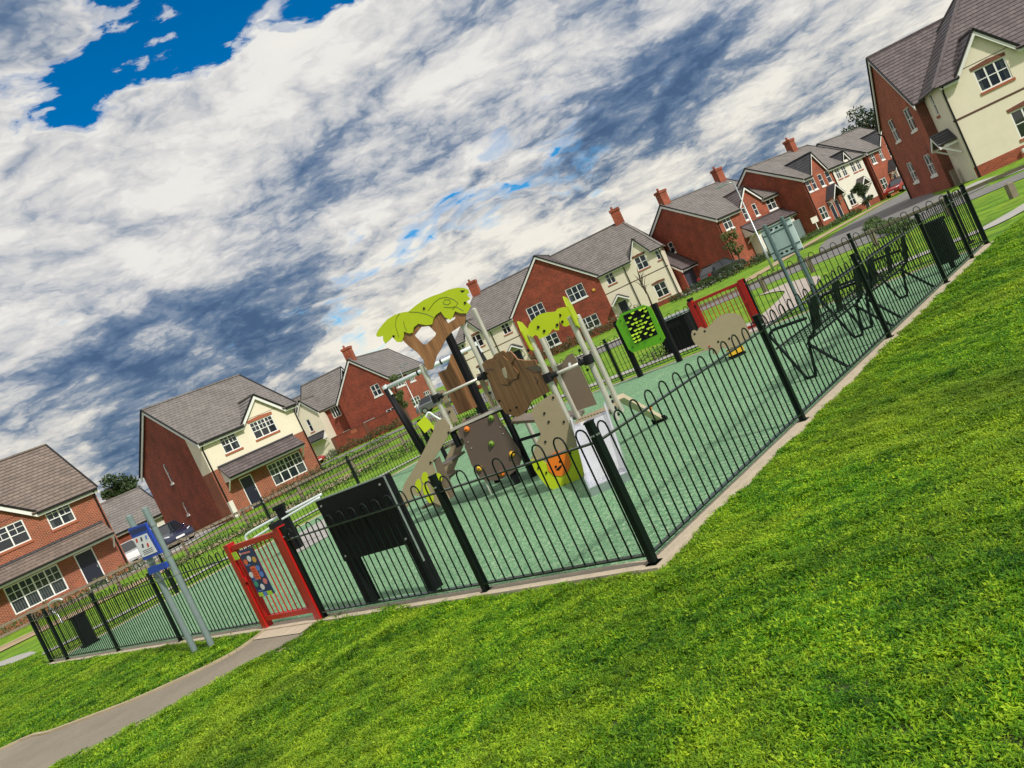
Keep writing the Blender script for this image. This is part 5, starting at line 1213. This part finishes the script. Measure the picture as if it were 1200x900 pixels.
# --- house 8: large house at the right
def house8():
    a = azdir(107); n = V((-a.y, a.x, 0)); o = V((25.77, 42.8, 0)) + a * .5 - n * 3.0
    h = House('rendered_corner_house', 'large cream rendered house with brick gabled wing and hipped roof', (o.x, o.y), 107); ze = 4.85; L = 10.0; D = 10.5; zr = 9.4; W0 = ((0, 0), (L, 0))
    ops = [(1.62, 3.10, 3.42, 4.56), (2.35, 3.9, .55, 1.95), (6.0, 7.5, 3.42, 4.56)]
    gl, gr, gm = .95, 3.60, 2.27
    h.wall(*W0, .22, ze, 'cream', ops, [(gl, ze), (gr, ze), (gm, 6.32)]); h.wall((-.0, -.03), (L, -.03), ZB, .22, 'brick_orange'); h.wall((0, 0), (0, -.03), ZB, .22, 'brick_orange')
    mb = MB(); mb.box(0, -.03, .22, L, 0, .24); mb.build('plinth_cap', 'brick_orange', h.r)
    for i, w_ in enumerate(ops): h.window(*W0, *w_, (3, 3, 3)[i], 'two', lintel='brick_dark')
    mb = MB(); mb.box(.0, -.014, 2.68, L, .0, 2.78); mb.build('string_band', 'band', h.r)
    h.wall((0, 3.0), (0, 0), ZB, ze, 'cream', [(1.0, 1.45, 3.4, 4.6)]); h.window((0, 3.0), (0, 0), 1.0, 1.45, 3.4, 4.6, 1, 'two'); h.door((0, 3.0), (0, 0), 1.3, 2.2, 1.75)
    h.porch((0, 3.0), (0, 0), 1.75, .85, 1.95, 2.6, .9)
    h.wall((L, 0), (L, D), ZB, ze, 'cream'); h.wall((L, D), (-.0, D), ZB, ze, 'brick_red')
    h.ridge((0, D / 2), (L, D / 2), D / 2, ze, zr, 'tile_plum', hip0=4.6, hip1=4.6, gaps=[(gl, gr)])
    h.ridge((gm, 0), (gm, 2.6), (gr - gl) / 2, ze, 6.38, 'tile_plum', oh=.2, v0=.22, v1=0, nm='dormer_roof')
    h.eaves((0, 0), (gl - .05, 0), ze, drop=.2); h.eaves((gr + .1, 0), (L, 0), ze, drop=.2); h.pipe((.1, 0), (0, -1), ze - .2)
    # brick wing
    y0, y1 = 3.0, 12.2; ym = (y0 + y1) / 2; zw = 8.45; we = 4.75
    G0 = ((-.5, y1), (-.5, y0)); gy = lambda s: y1 - (y0 - s)
    sw = [(y1 - y0 - 6.95, y1 - y0 - 5.65, 3.34, 4.72), (y1 - y0 - 2.70, y1 - y0 - 1.35, 3.36, 4.68), (y1 - y0 - 7.0, y1 - y0 - 5.65, .62, 1.88), (y1 - y0 - 2.70, y1 - y0 - 1.35, .62, 1.86)]
    h.wall(*G0, ZB, we, 'brick_orange', sw, [(0, we), (y1 - y0, we), ((y1 - y0) / 2, zw)])
    for w_ in sw: h.window(*G0, *w_, 2, 'two', lintel='brick_orange', sill='white_upvc')
    h.wall((-.5, y0), (0, y0), ZB, we, 'brick_dark'); h.wall((0, y1), (-.5, y1), ZB, we, 'brick_red')  # front return: dark brick paints in the shade of the main block
    h.ridge((-.5, ym), (5.0, ym), (y1 - y0) / 2, we, zw, 'tile_plum', v1=0, nm='wing_roof')
    h.pipe((-.5, y1 - .1), (-1, 0), we - .2)
    mb = MB(); mb.box(-.42, 2.2, ZB, -.2, 2.5, .55); mb.build('planter', 'timber', h.r)
    mb = MB(); mb.tube([(2.2, -.16, -.1), (2.2, -.16, .1)], .07, 8); mb.build('boiler_flue', 'white_upvc', h.r)
    mb = MB(); mb.tube([(6.4, 2.4, 6.7), (6.4, 2.4, 7.7)], .06, 8); mb.build('soil_vent', 'galv', h.r)
house8()
def garden_wall():
    a = azdir(105); n = V((-a.y, a.x, 0)); o = V((-11.36, 82.75, 0)) - a * 7.8 - n * 1.6
    g = thing('garden_wall', 'brick garden wall with piers in front of the corner house', 'wall', (o.x, o.y, 0), azrot(105))
    mb = MB(); mb.box(0, 0, ZB, 8.6, .22, 1.45); mb.build('brickwork', 'brick_red', g)
    for x in (0, 4.0, 8.6): mb = MB(); mb.box(x - .2, -.06, ZB, x + .2, .28, 1.5); mb.build('pier', 'brick_dark', g)
    mb = MB(); mb.box(-.02, -.03, 1.45, 8.62, .25, 1.53); mb.build('coping', 'brick_dark', g)
    mb = MB(); mb.box(2.2, -.02, 1.0, 2.9, -.001, 1.4); mb.build('wall_plaque', 'sill', g)
garden_wall()

# ------------------------------------------------------------------ timber rail fences and posts
def rail_fence(label, pts, h, nrail, group, nm='timber_rail_fence', w=.11):
    g = thing(nm, label, 'fence', (pts[0][0], pts[0][1], 0), 0, group); o = V((pts[0][0], pts[0][1], 0)); P = [V((x, y, gz(x, y))) - o for x, y in pts]
    for p in P:
        mb = MB(); mb.prism([p + V((-w / 2, -w / 2, -.1)), p + V((w / 2, -w / 2, -.1)), p + V((w / 2, w / 2, -.1)), p + V((-w / 2, w / 2, -.1))], (0, 0, h + .12)); mb.build('post', 'timber', g)
    for k in range(nrail):
        z = h - .06 - .36 * k
        for a, b in zip(P[:-1], P[1:]): mb = MB(); mb.bar(a + V((0, -.08, z)), b + V((0, -.08, z)), .045, .10); mb.build('rail', 'timber', g)
rail_fence('long timber post and rail fence along the tan gravel drive', [(-30.5, 29.3), (-27.2, 29.8), (-23.9, 30.3), (-20.6, 30.9), (-17.4, 31.5), (-14.6, 31.9), (-12.4, 33.2), (-10.0, 33.6), (-7.6, 34.0), (-5.3, 34.4), (-3.0, 34.9)], .84, 2, None)
rail_fence('low timber knee rail along the verge by the road', [(6.0, 29.6), (9.4, 27.9), (10.6, 26.4), (12.0, 24.6), (13.4, 22.8), (15.4, 20.8)], .52, 1, None, 'knee_rail', .13)
def bollard():
    p = G(1189, 232, -.05); g = thing('timber_bollard', 'short stout timber bollard on the verge by the road', 'bollard', (p.x, p.y, gz(p.x, p.y)))
    mb = MB(); mb.box(-.075, -.075, -.1, .075, .075, .33); mb.build('post', 'timber', g); mb = MB(); mb.add([(-.075, -.075, .33), (.075, -.075, .33), (.075, .075, .33), (-.075, .075, .33), (0, 0, .37)], [(0, 1, 4), (1, 2, 4), (2, 3, 4), (3, 0, 4)]); mb.build('weathered_top', 'timber', g)
bollard()
def verge_post():
    p = V((8.35, 14.0, 0)); g = thing('marker_post', 'thin dark marker post beside the right fence corner', 'post', p); mb = MB(); mb.tube([(0, 0, -.05), (0, 0, 1.0)], .022, 8); mb.build('stem', 'black_plastic', g); mb = MB(); mb.box(-.05, -.05, 0, .05, .05, .03); mb.build('foot', 'black_plastic', g)
verge_post()

# ------------------------------------------------------------------ street lamps
def lamp(label, p, h, az):
    g = thing('street_lamp', label, 'street lamp', (p[0], p[1], gz(p[0], p[1])), azrot(az), 'street lamps of the estate')
    mb = MB(); mb.tube([(0, 0, -.1), (0, 0, 1.2), (0, 0, 1.25), (0, 0, h)], [.07, .07, .045, .032], 10); mb.build('column', 'galv', g, True)
    mb = MB(); mb.tube([(0, 0, h - .03), (.25, 0, h + .04), (.5, 0, h + .05)], .025, 8); mb.build('arm', 'galv', g, True)
    mb = MB(); mb.prism([(.45, -.11, h + .0), (.95, -.09, h + .03), (.95, .09, h + .03), (.45, .11, h + .0)], (0, 0, .09)); hd = mb.build('lantern', 'post_grey', g); mb = MB(); mb.box(.55, -.07, h - .005, .88, .07, h + .012); mb.build('lens', 'lamp_glass', hd)
lamp('tall grey street lamp in front of two chimney house', (15.2, 42.6), 5.2, 285)
lamp('grey street lamp beside the car at the corner house', (-8.6, 72.0), 5.0, 100)

# ------------------------------------------------------------------ foliage
def leaves(mb, c, r, n, size, rng):
    c = V(c)
    for _ in range(n):
        while True:
            p = V((rng.uniform(-1, 1), rng.uniform(-1, 1), rng.uniform(-1, 1)))
            if .25 < p.length < 1: break
        p = V((p.x * r[0], p.y * r[1], p.z * r[2])) + c
        a = V((rng.gauss(0, 1), rng.gauss(0, 1), rng.gauss(0, 1))).normalized(); b = a.orthogonal().normalized(); b.rotate(Matrix.Rotation(rng.uniform(0, 6.28), 3, a)); e = a.cross(b); s = size * rng.uniform(.6, 1.3)
        mb.add([p - b * s, p - e * s * .45, p + b * s, p + e * s * .45], [(0, 1, 2, 3)])
def tree(nm, label, p, h, r, m, n=2600, leaf=.13, clumps=16, group=None, bare=False, th=.35, z0=None):
    rng = random.Random(hash((round(p[0], 1), round(p[1], 1))) & 0xffff)
    g = thing(nm, label, 'tree', (p[0], p[1], gz(p[0], p[1]) if z0 is None else z0), 0, group)
    mb = MB(); mb.tube([(0, 0, -.2), (rng.uniform(-.1, .1), 0, h * th), (rng.uniform(-.15, .15), rng.uniform(-.15, .15), h * .72)], [h * .022, h * .016, h * .006], 8)
    tips = []
    for k in range(9 if not bare else 16):
        z = h * rng.uniform(th, .68); a = rng.uniform(0, 6.28); rr = r * rng.uniform(.45, .9); e = V((rr * cos(a), rr * sin(a), z + h * rng.uniform(.1, .28))); tips.append(e)
        mb.tube([(0, 0, z), V((0, 0, z)).lerp(e, .5) + V((0, 0, .05 * h)), e], [h * .009, h * .006, h * .002], 5)
    mb.build('trunk', 'bark', g, True)
    if not bare:
        mb = MB()
        for k in range(clumps):
            a = rng.uniform(0, 6.28); q = rng.uniform(0, 1) ** .6; zz_ = rng.uniform(th + .02, .92); wv = sin(pi * min(1, max(.12, (zz_ - th + .06) / (1.0 - th + .06)))) ** .7
            c = (r * .78 * q * wv * cos(a), r * .78 * q * wv * sin(a), h * zz_); s = r * rng.uniform(.26, .42); leaves(mb, c, (s, s, s * .8), n // clumps, leaf, rng)
        mb.build('crown', m, g)
    return g
tree('broadleaf_tree', 'dark tree rising behind the garage of the cream house', (-34.4, 69.0), 7.6, 1.9, 'leaf_dark', 4200, .16, 20)
tree('broadleaf_tree', 'small dark treetop showing over the low garage roof', (-39.5, 71.5), 6.6, 1.6, 'leaf_mid', 2200, .14, 12)
tree('broadleaf_tree', 'dark tree standing behind the large cream rendered house', (54.0, 100.0), 11.6, 3.4, 'leaf_dark', 5200, .2, 22)
tree('street_tree', 'small green street tree in front of corner house gable', (-8.9, 66.0), 4.6, 1.0, 'leaf_olive', 1500, .10, 10)
tree('street_tree', 'young bronze leaved tree beside the two chimney house porch', (21.6, 66.9), 3.9, 1.0, 'leaf_olive', 900, .10, 12)
tree('street_tree', 'dark shrubby tree in front of the white half of pair', (36.3, 73.2), 2.6, 1.0, 'leaf_dark', 1600, .11, 12, th=.15)
tree('sapling', 'bare young sapling in front of the cream terrace end', (13.8, 69.0), 4.4, .85, 'leaf_mid', bare=True)
def hedge(nm, label, pts, w, h, m, dens=260, leaf=.05, group=None, flowers=None, lumpy=.3, core='soil'):
    rng = random.Random(int(abs(pts[0][0] * 97 + pts[0][1] * 13)))
    o = V((pts[0][0], pts[0][1], 0)); g = thing(nm, label, 'hedge', o, 0, group); mb = MB(); st = MB()
    for a, b in zip(pts[:-1], pts[1:]):
        a, b = V((a[0], a[1], 0)), V((b[0], b[1], 0)); L = (b - a).length; k = max(1, int(L / .55))
        for i in range(k):
            c = a.lerp(b, (i + .5) / k); zg = gz(c.x, c.y); hh = h * rng.uniform(1 - lumpy, 1 + lumpy * .6); c = c - o
            leaves(mb, (c.x, c.y, zg + hh * .5), (.42, w / 2 * rng.uniform(.8, 1.1), hh * .55), int(dens * .55), leaf, rng)
            st.tube([c + V((0, 0, zg - .05)), c + V((rng.uniform(-.1, .1), rng.uniform(-.1, .1), zg + hh * .7))], .02, 4)
    mb.build('foliage', m, g); st.build('stems', 'bark', g)['kind'] = 'stuff'
    return g
hedge('mixed_hedge', 'low mixed hedge planted in front of timber rail fence', [(-13.8, 28.6), (-9.5, 30.6), (-5.6, 31.9), (-1.5, 33.6), (2.0, 35.0)], .9, .42, 'leaf_mid', 420, .045)
hedge('dark_hedge', 'dark clipped hedge along the cream house front garden', [(-14.0, 44.2), (-10.8, 47.4), (-8.5, 50.0)], 1.0, .75, 'leaf_dark', 380, .055)
hedge('dark_hedge', 'dark hedge below the brick garden wall of corner house', [(-22.5, 81.2), (-18, 80.2), (-11.5, 78.2)], 1.1, .9, 'leaf_dark', 300, .075)
hedge('dark_hedge', 'dark planting along the foot of the red brick gable', [(-1.0, 75.2), (4, 73.8), (9.0, 72.2), (13.2, 71.0)], 1.6, 1.05, 'leaf_dark', 340, .08)
hedge('dark_hedge', 'dark hedge in front of the parked black car by garage', [(14.8, 66.2), (18.2, 63.4), (21.6, 63.8), (24.5, 67.2)], 1.3, .72, 'leaf_dark', 340, .07)
hedge('flower_bed', 'low green planting strip beside the tan verge pavement', [(26.0, 64.6), (30.5, 69.3), (36.0, 74.2)], 1.2, .5, 'leaf_mid', 260, .07)
hedge('roadside_hedge', 'low green shrubs between right fence corner and side road', [(13.6, 25.6), (15.6, 30.6), (18.6, 37.8), (20.6, 41.6)], 1.2, .40, 'leaf_mid', 380, .055)
hedge('front_garden_hedge', 'ragged olive planting before the blinds window of brick house', [(-26.5, 37.2), (-22.5, 38.8), (-20.2, 40.4)], 1.1, .6, 'leaf_olive', 320, .055)
hedge('wall_planting', 'small dark shrubs by the door of cream house', [(-16.4, 47.6), (-13.0, 51.0)], .7, .7, 'leaf_dark', 300, .05)
hedge('gate_planting', 'low dark green groundcover beside the large black bin', [(3.2, 19.2), (4.6, 20.6)], .6, .3, 'leaf_mid', 320, .035)

# ------------------------------------------------------------------ cars
def car_meshes():
    out = {}
    side = [(-2.05, .35), (-2.08, .62), (-1.98, .84), (-1.2, .92), (1.05, .90), (1.75, .80), (2.02, .66), (2.08, .45), (2.02, .30), (1.62, .26), (1.02, .26), (-.98, .26), (-1.60, .26)]
    mb = MB(); n = len(side)
    for y, sc in ((-.84, .97), (-.86, 1), (.86, 1), (.84, .97)): pass
    vs = []; fs = []
    ring = [(-.86, .0), (-.80, .03)]
    def loop(y, inset): return [V((x * (1 - inset * .02), y, z + (.02 if z < .4 else -.03) * inset)) for x, z in side]
    L4 = [loop(-.87, 2), loop(-.84, 0), loop(.84, 0), loop(.87, 2)]
    for l in L4: vs += l
    for j in range(3):
        for i in range(n): fs.append((j * n + i, j * n + (i + 1) % n, (j + 1) * n + (i + 1) % n, (j + 1) * n + i))
    fs += [tuple(range(n))[::-1], tuple(range(3 * n, 4 * n))]
    mb.add(vs, fs); out['body'] = mb
    cab = [(-1.75, .88, .74), (-1.25, 1.40, .60), (.25, 1.42, .60), (1.10, .88, .74)]
    mb = MB(); vs = [V((x, -y, z)) for x, z, y in cab] + [V((x, y, z)) for x, z, y in cab]; mb.add(vs, [(3, 2, 1, 0), (4, 5, 6, 7), (0, 1, 5, 4), (1, 2, 6, 5), (2, 3, 7, 6), (3, 0, 4, 7)]); out['glass'] = mb
    mb = MB(); mb.prism([(-1.30, -.62, 1.40), (.28, -.62, 1.42), (.28, .62, 1.42), (-1.30, .62, 1.40)], (0, 0, .04))
    for s in (-1, 1):
        for (x0, z0, y0), (x1, z1, y1) in ((cab[0], cab[1]), (cab[3], cab[2]), ((-.35, .88, .74), (-.35, 1.41, .60))): mb.bar((x0, y0 * s * 1.01, z0), (x1, y1 * s * 1.01, z1 + .01), .06, .05)
    out['roof'] = mb
    mb = MB(); mb.tube([(0, -.11, 0), (0, .11, 0)], .31, 16); out['tyre'] = mb
    mb = MB(); mb.tube([(0, -.118, 0), (0, .118, 0)], .19, 12); out['rim'] = mb
    mb = MB(); mb.prism([(1.86, -.80, .62), (1.99, -.55, .60), (1.97, -.55, .72), (1.80, -.80, .76)], (.04, 0, .01)); out['hl'] = mb
    mb = MB(); mb.box(-2.10, -.78, .66, -2.03, -.50, .82); out['tl'] = mb
    mb = MB(); mb.box(2.05, -.26, .40, 2.095, .26, .51); out['plate'] = mb
    return out
CM = car_meshes()
CMC = {k: CM[k].mesh(k, m, False) for k, m in (('glass', 'glass'), ('tyre', 'tyre'), ('rim', 'galv'), ('hl', 'lamp_glass'), ('tl', 'tail_red'), ('plate', 'p_white'))}
def car(label, p, az, m, sc=1.0, grp='cars parked on the estate'):
    g = thing('parked_car', label, 'car', (p[0], p[1], gz(p[0], p[1]) + .03), azrot(az), grp); g.scale = (sc, sc, sc)
    b = CM['body'].build('body', m, g, False); inst('windows', CMC['glass'], g); r = CM['roof'].build('roof', m, g)
    for x in (1.32, -1.28):
        for y in (-.78, .78): w = inst('wheel', CMC['tyre'], g, (x, y, .31)); inst('rim', CMC['rim'], w)
    for s in (1, -1):
        h = inst('headlight', CMC['hl'], g); h.scale = (1, s, 1); t = inst('taillight', CMC['tl'], g); t.scale = (1, s, 1)
    inst('number_plate', CMC['plate'], g)
    for s in (-1, 1): mb = MB(); mb.ball((.72, .92 * s, .98), .10, 8, 6, (.7, .8, .7)); mb.build('door_mirror', m, g, True)
car('dark blue car parked against the brick side of cream house', (-22.6, 48.0), 138, 'car_navy', 1.0)
car('white car parked beside the garage drive', (-26.2, 49.6), 135, 'car_white', 1.0)
car('black car parked under the two chimney brick gable', (20.6, 69.3), 60, 'car_black', 1.08)
car('red car parked on the side road before farthest brick house', (42.2, 77.4), 235, 'car_red', 1.0)
car('silver and black car parked beside corner house side wall', (-7.4, 80.0), 100, 'car_silver', 1.1)
car('small red car half hidden beyond the cream house wall', (-21.8, 79.4), 120, 'car_red', .9)
def house_sign():
    p = V((31.0, 72.2, 0)); g = thing('plot_sign', 'small white plot sign on post before brick side wall', 'sign', (p.x, p.y, gz(p.x, p.y)), radians(10)); mb = MB(); mb.box(-.03, -.03, -.1, .03, .03, 1.0); mb.build('post', 'white_upvc', g); mb = MB(); mb.box(-.34, -.05, .95, .34, -.03, 1.5); mb.build('board', 'stone_white', g)
    p = V((30.6, 75.2, 0)); g = thing('side_gate', 'pale grey timber side gate between the two brick houses', 'gate', (p.x, p.y, gz(p.x, p.y)), radians(25))
    for i in range(7): mb = MB(); mb.box(-.6 + .17 * i, -.02, .0, -.6 + .17 * i + .16, .02, 1.9); mb.build('board', 'post_grey', g)
    mb = MB(); mb.box(-.64, .02, .3, .64, .06, .4); mb.box(-.64, .02, 1.5, .64, .06, 1.6); mb.build('ledge', 'post_grey', g)
house_sign()

# ------------------------------------------------------------------ grass
def tuft(rng, n, h, sp):                                    # short mown blades mixed with small clover leaves
    mb = MB()
    for k in range(n):
        a = rng.uniform(0, 6.28); r = sp * sqrt(rng.random()); b = V((r * cos(a), r * sin(a), -.004)); t = rng.uniform(0, 6.28); ln = h * rng.uniform(.45, 1.15)
        if k % 4 == 0:
            c = b + V((0, 0, ln * .75)); s = rng.uniform(.004, .0075); u = V((cos(t), sin(t), rng.uniform(-.5, .5))) * s; v = V((-sin(t), cos(t), rng.uniform(-.5, .5))) * s * .8
            mb.add([c - u, c - v, c + u, c + v], [(0, 1, 2, 3)]); continue
        lean = rng.uniform(.3, 1.3) * ln; w = V((-sin(t), cos(t), 0)) * rng.uniform(.0018, .0034); d = V((cos(t), sin(t), 0)) * lean
        m = b + d * .35 + V((0, 0, ln * .65)); e = b + d + V((0, 0, ln * .85)); mb.add([b - w, b + w, m + w * .8, m - w * .8, e], [(0, 1, 2, 3), (3, 2, 4)])
    return mb
rng = random.Random(5); TUFTS = []
tc_ = bpy.data.collections.new('grass_tufts')
for i in range(5):
    o = bpy.data.objects.new('grass_tuft', tuft(rng, 16, .024, .028).mesh('grass_tuft', 'grass_blade')); tc_.objects.link(o)
def lawn(name, poly, dens, sc, label, seed):
    mb = MB(); mb.add([(p[0], p[1], -.006) for p in poly], [tuple(range(len(poly)))]); o = mb.build(name, 'thatch'); o['kind'] = 'stuff'; o['label'] = label; o['category'] = 'grass'
    if o.data.polygons[0].normal.z < 0: o.data.flip_normals()
    t = bpy.data.node_groups.new(name, 'GeometryNodeTree'); t.interface.new_socket('Geometry', in_out='INPUT', socket_type='NodeSocketGeometry'); t.interface.new_socket('Geometry', in_out='OUTPUT', socket_type='NodeSocketGeometry')
    b = NB(t); gi = b.n('NodeGroupInput'); go = b.n('NodeGroupOutput')
    dp = b.n('GeometryNodeDistributePointsOnFaces', ins={'Mesh': gi.outputs[0], 'Density': float(dens), 'Seed': seed})
    ci = b.n('GeometryNodeCollectionInfo', ins={'Collection': tc_, 'Separate Children': True, 'Reset Children': True})
    pos = b.n('GeometryNodeInputPosition').outputs[0]
    nz = b.n('ShaderNodeTexNoise', ins={'Vector': pos, 'Scale': 5.0, 'Detail': 5.0, 'Roughness': .65}).outputs[0]
    rv = b.n('FunctionNodeRandomValue', data_type='FLOAT', ins={'Seed': seed}); rv.inputs[2].default_value = .7; rv.inputs[3].default_value = 1.3
    s = b.m('MULTIPLY', b.m('MULTIPLY', rv.outputs[1], b.m('ADD', b.m('MULTIPLY', nz, 2.6), -.25)), sc)
    rz = b.n('FunctionNodeRandomValue', data_type='FLOAT', ins={'Seed': seed + 3}); rz.inputs[2].default_value = 0; rz.inputs[3].default_value = 6.28
    rot = b.n('ShaderNodeCombineXYZ', ins={2: rz.outputs[1]})
    scv = b.n('ShaderNodeCombineXYZ', ins={0: b.m('MAXIMUM', s, .8 * sc), 1: b.m('MAXIMUM', s, .8 * sc), 2: s})
    hz = b.n('ShaderNodeTexNoise', ins={'Vector': pos, 'Scale': 2.4, 'Detail': 3.0, 'Roughness': .6}).outputs[0]
    off = b.n('ShaderNodeCombineXYZ', ins={2: b.m('MULTIPLY', b.m('MAXIMUM', b.m('SUBTRACT', hz, .42), 0.0), .11)})
    sp_ = b.n('GeometryNodeSetPosition', ins={'Geometry': dp.outputs[0], 'Offset': off.outputs[0]})
    ip = b.n('GeometryNodeInstanceOnPoints', ins={'Points': sp_.outputs[0], 'Instance': ci.outputs[0], 'Pick Instance': True, 'Rotation': rot.outputs[0], 'Scale': scv.outputs[0]})
    jg = b.n('GeometryNodeJoinGeometry'); t.links.new(ip.outputs[0], jg.inputs[0]); t.links.new(gi.outputs[0], jg.inputs[0])
    t.links.new(jg.outputs[0], go.inputs[0]); md = o.modifiers.new('scatter', 'NODES'); md.node_group = t
oA = -nAB * .10; oD = -nAD * .10
kA = A2 + oA + eAB * (-.10); kB = B2 + oA + eAB * .2; kG = G1a + oD
def xy(v): return (v.x, v.y)
near_r = [v for v in near_e if v.x > -9]; far_r = [v for v in far_e if v.x > -9.6]
lawn('near_grass', [xy(kA), xy(A2 + oA + eAB * 4.2), (7.2, 5.8), (5.6, 1.5), (-2.6, 1.5), (-3.6, 3.6), (-2.0, 6.4), xy(A2 + oD + eAD * 1.6)], 2600, 1.0, 'thick short lawn grass in front of the fence corner', 1)
lawn('middle_grass', [xy(A2 + oA + eAB * 4.2), xy(kB), (9.6, 14.2), (15.5, 13.5), (13.5, 9.8), (7.2, 5.8)], 1000, 1.5, 'mown lawn grass along the right hand fence', 2)
lawn('path_side_grass', [xy(A2 + oD + eAD * 1.6), (-2.0, 6.4), (-3.6, 3.6), (-8.6, 4.4)] + [(v.x, v.y + .05) for v in near_r[::-1]], 1500, 1.3, 'mown lawn grass between the path and the fence', 3)
lawn('sign_grass', [(v.x, v.y + .06) for v in far_r] + [(-14.5, 9.5), (-14.8, 19.5), (-12.6, 18.6), xy(D2 + oD + eAD * .2), xy(G1b + oD)], 800, 1.6, 'mown lawn grass round the blue sign posts', 4)
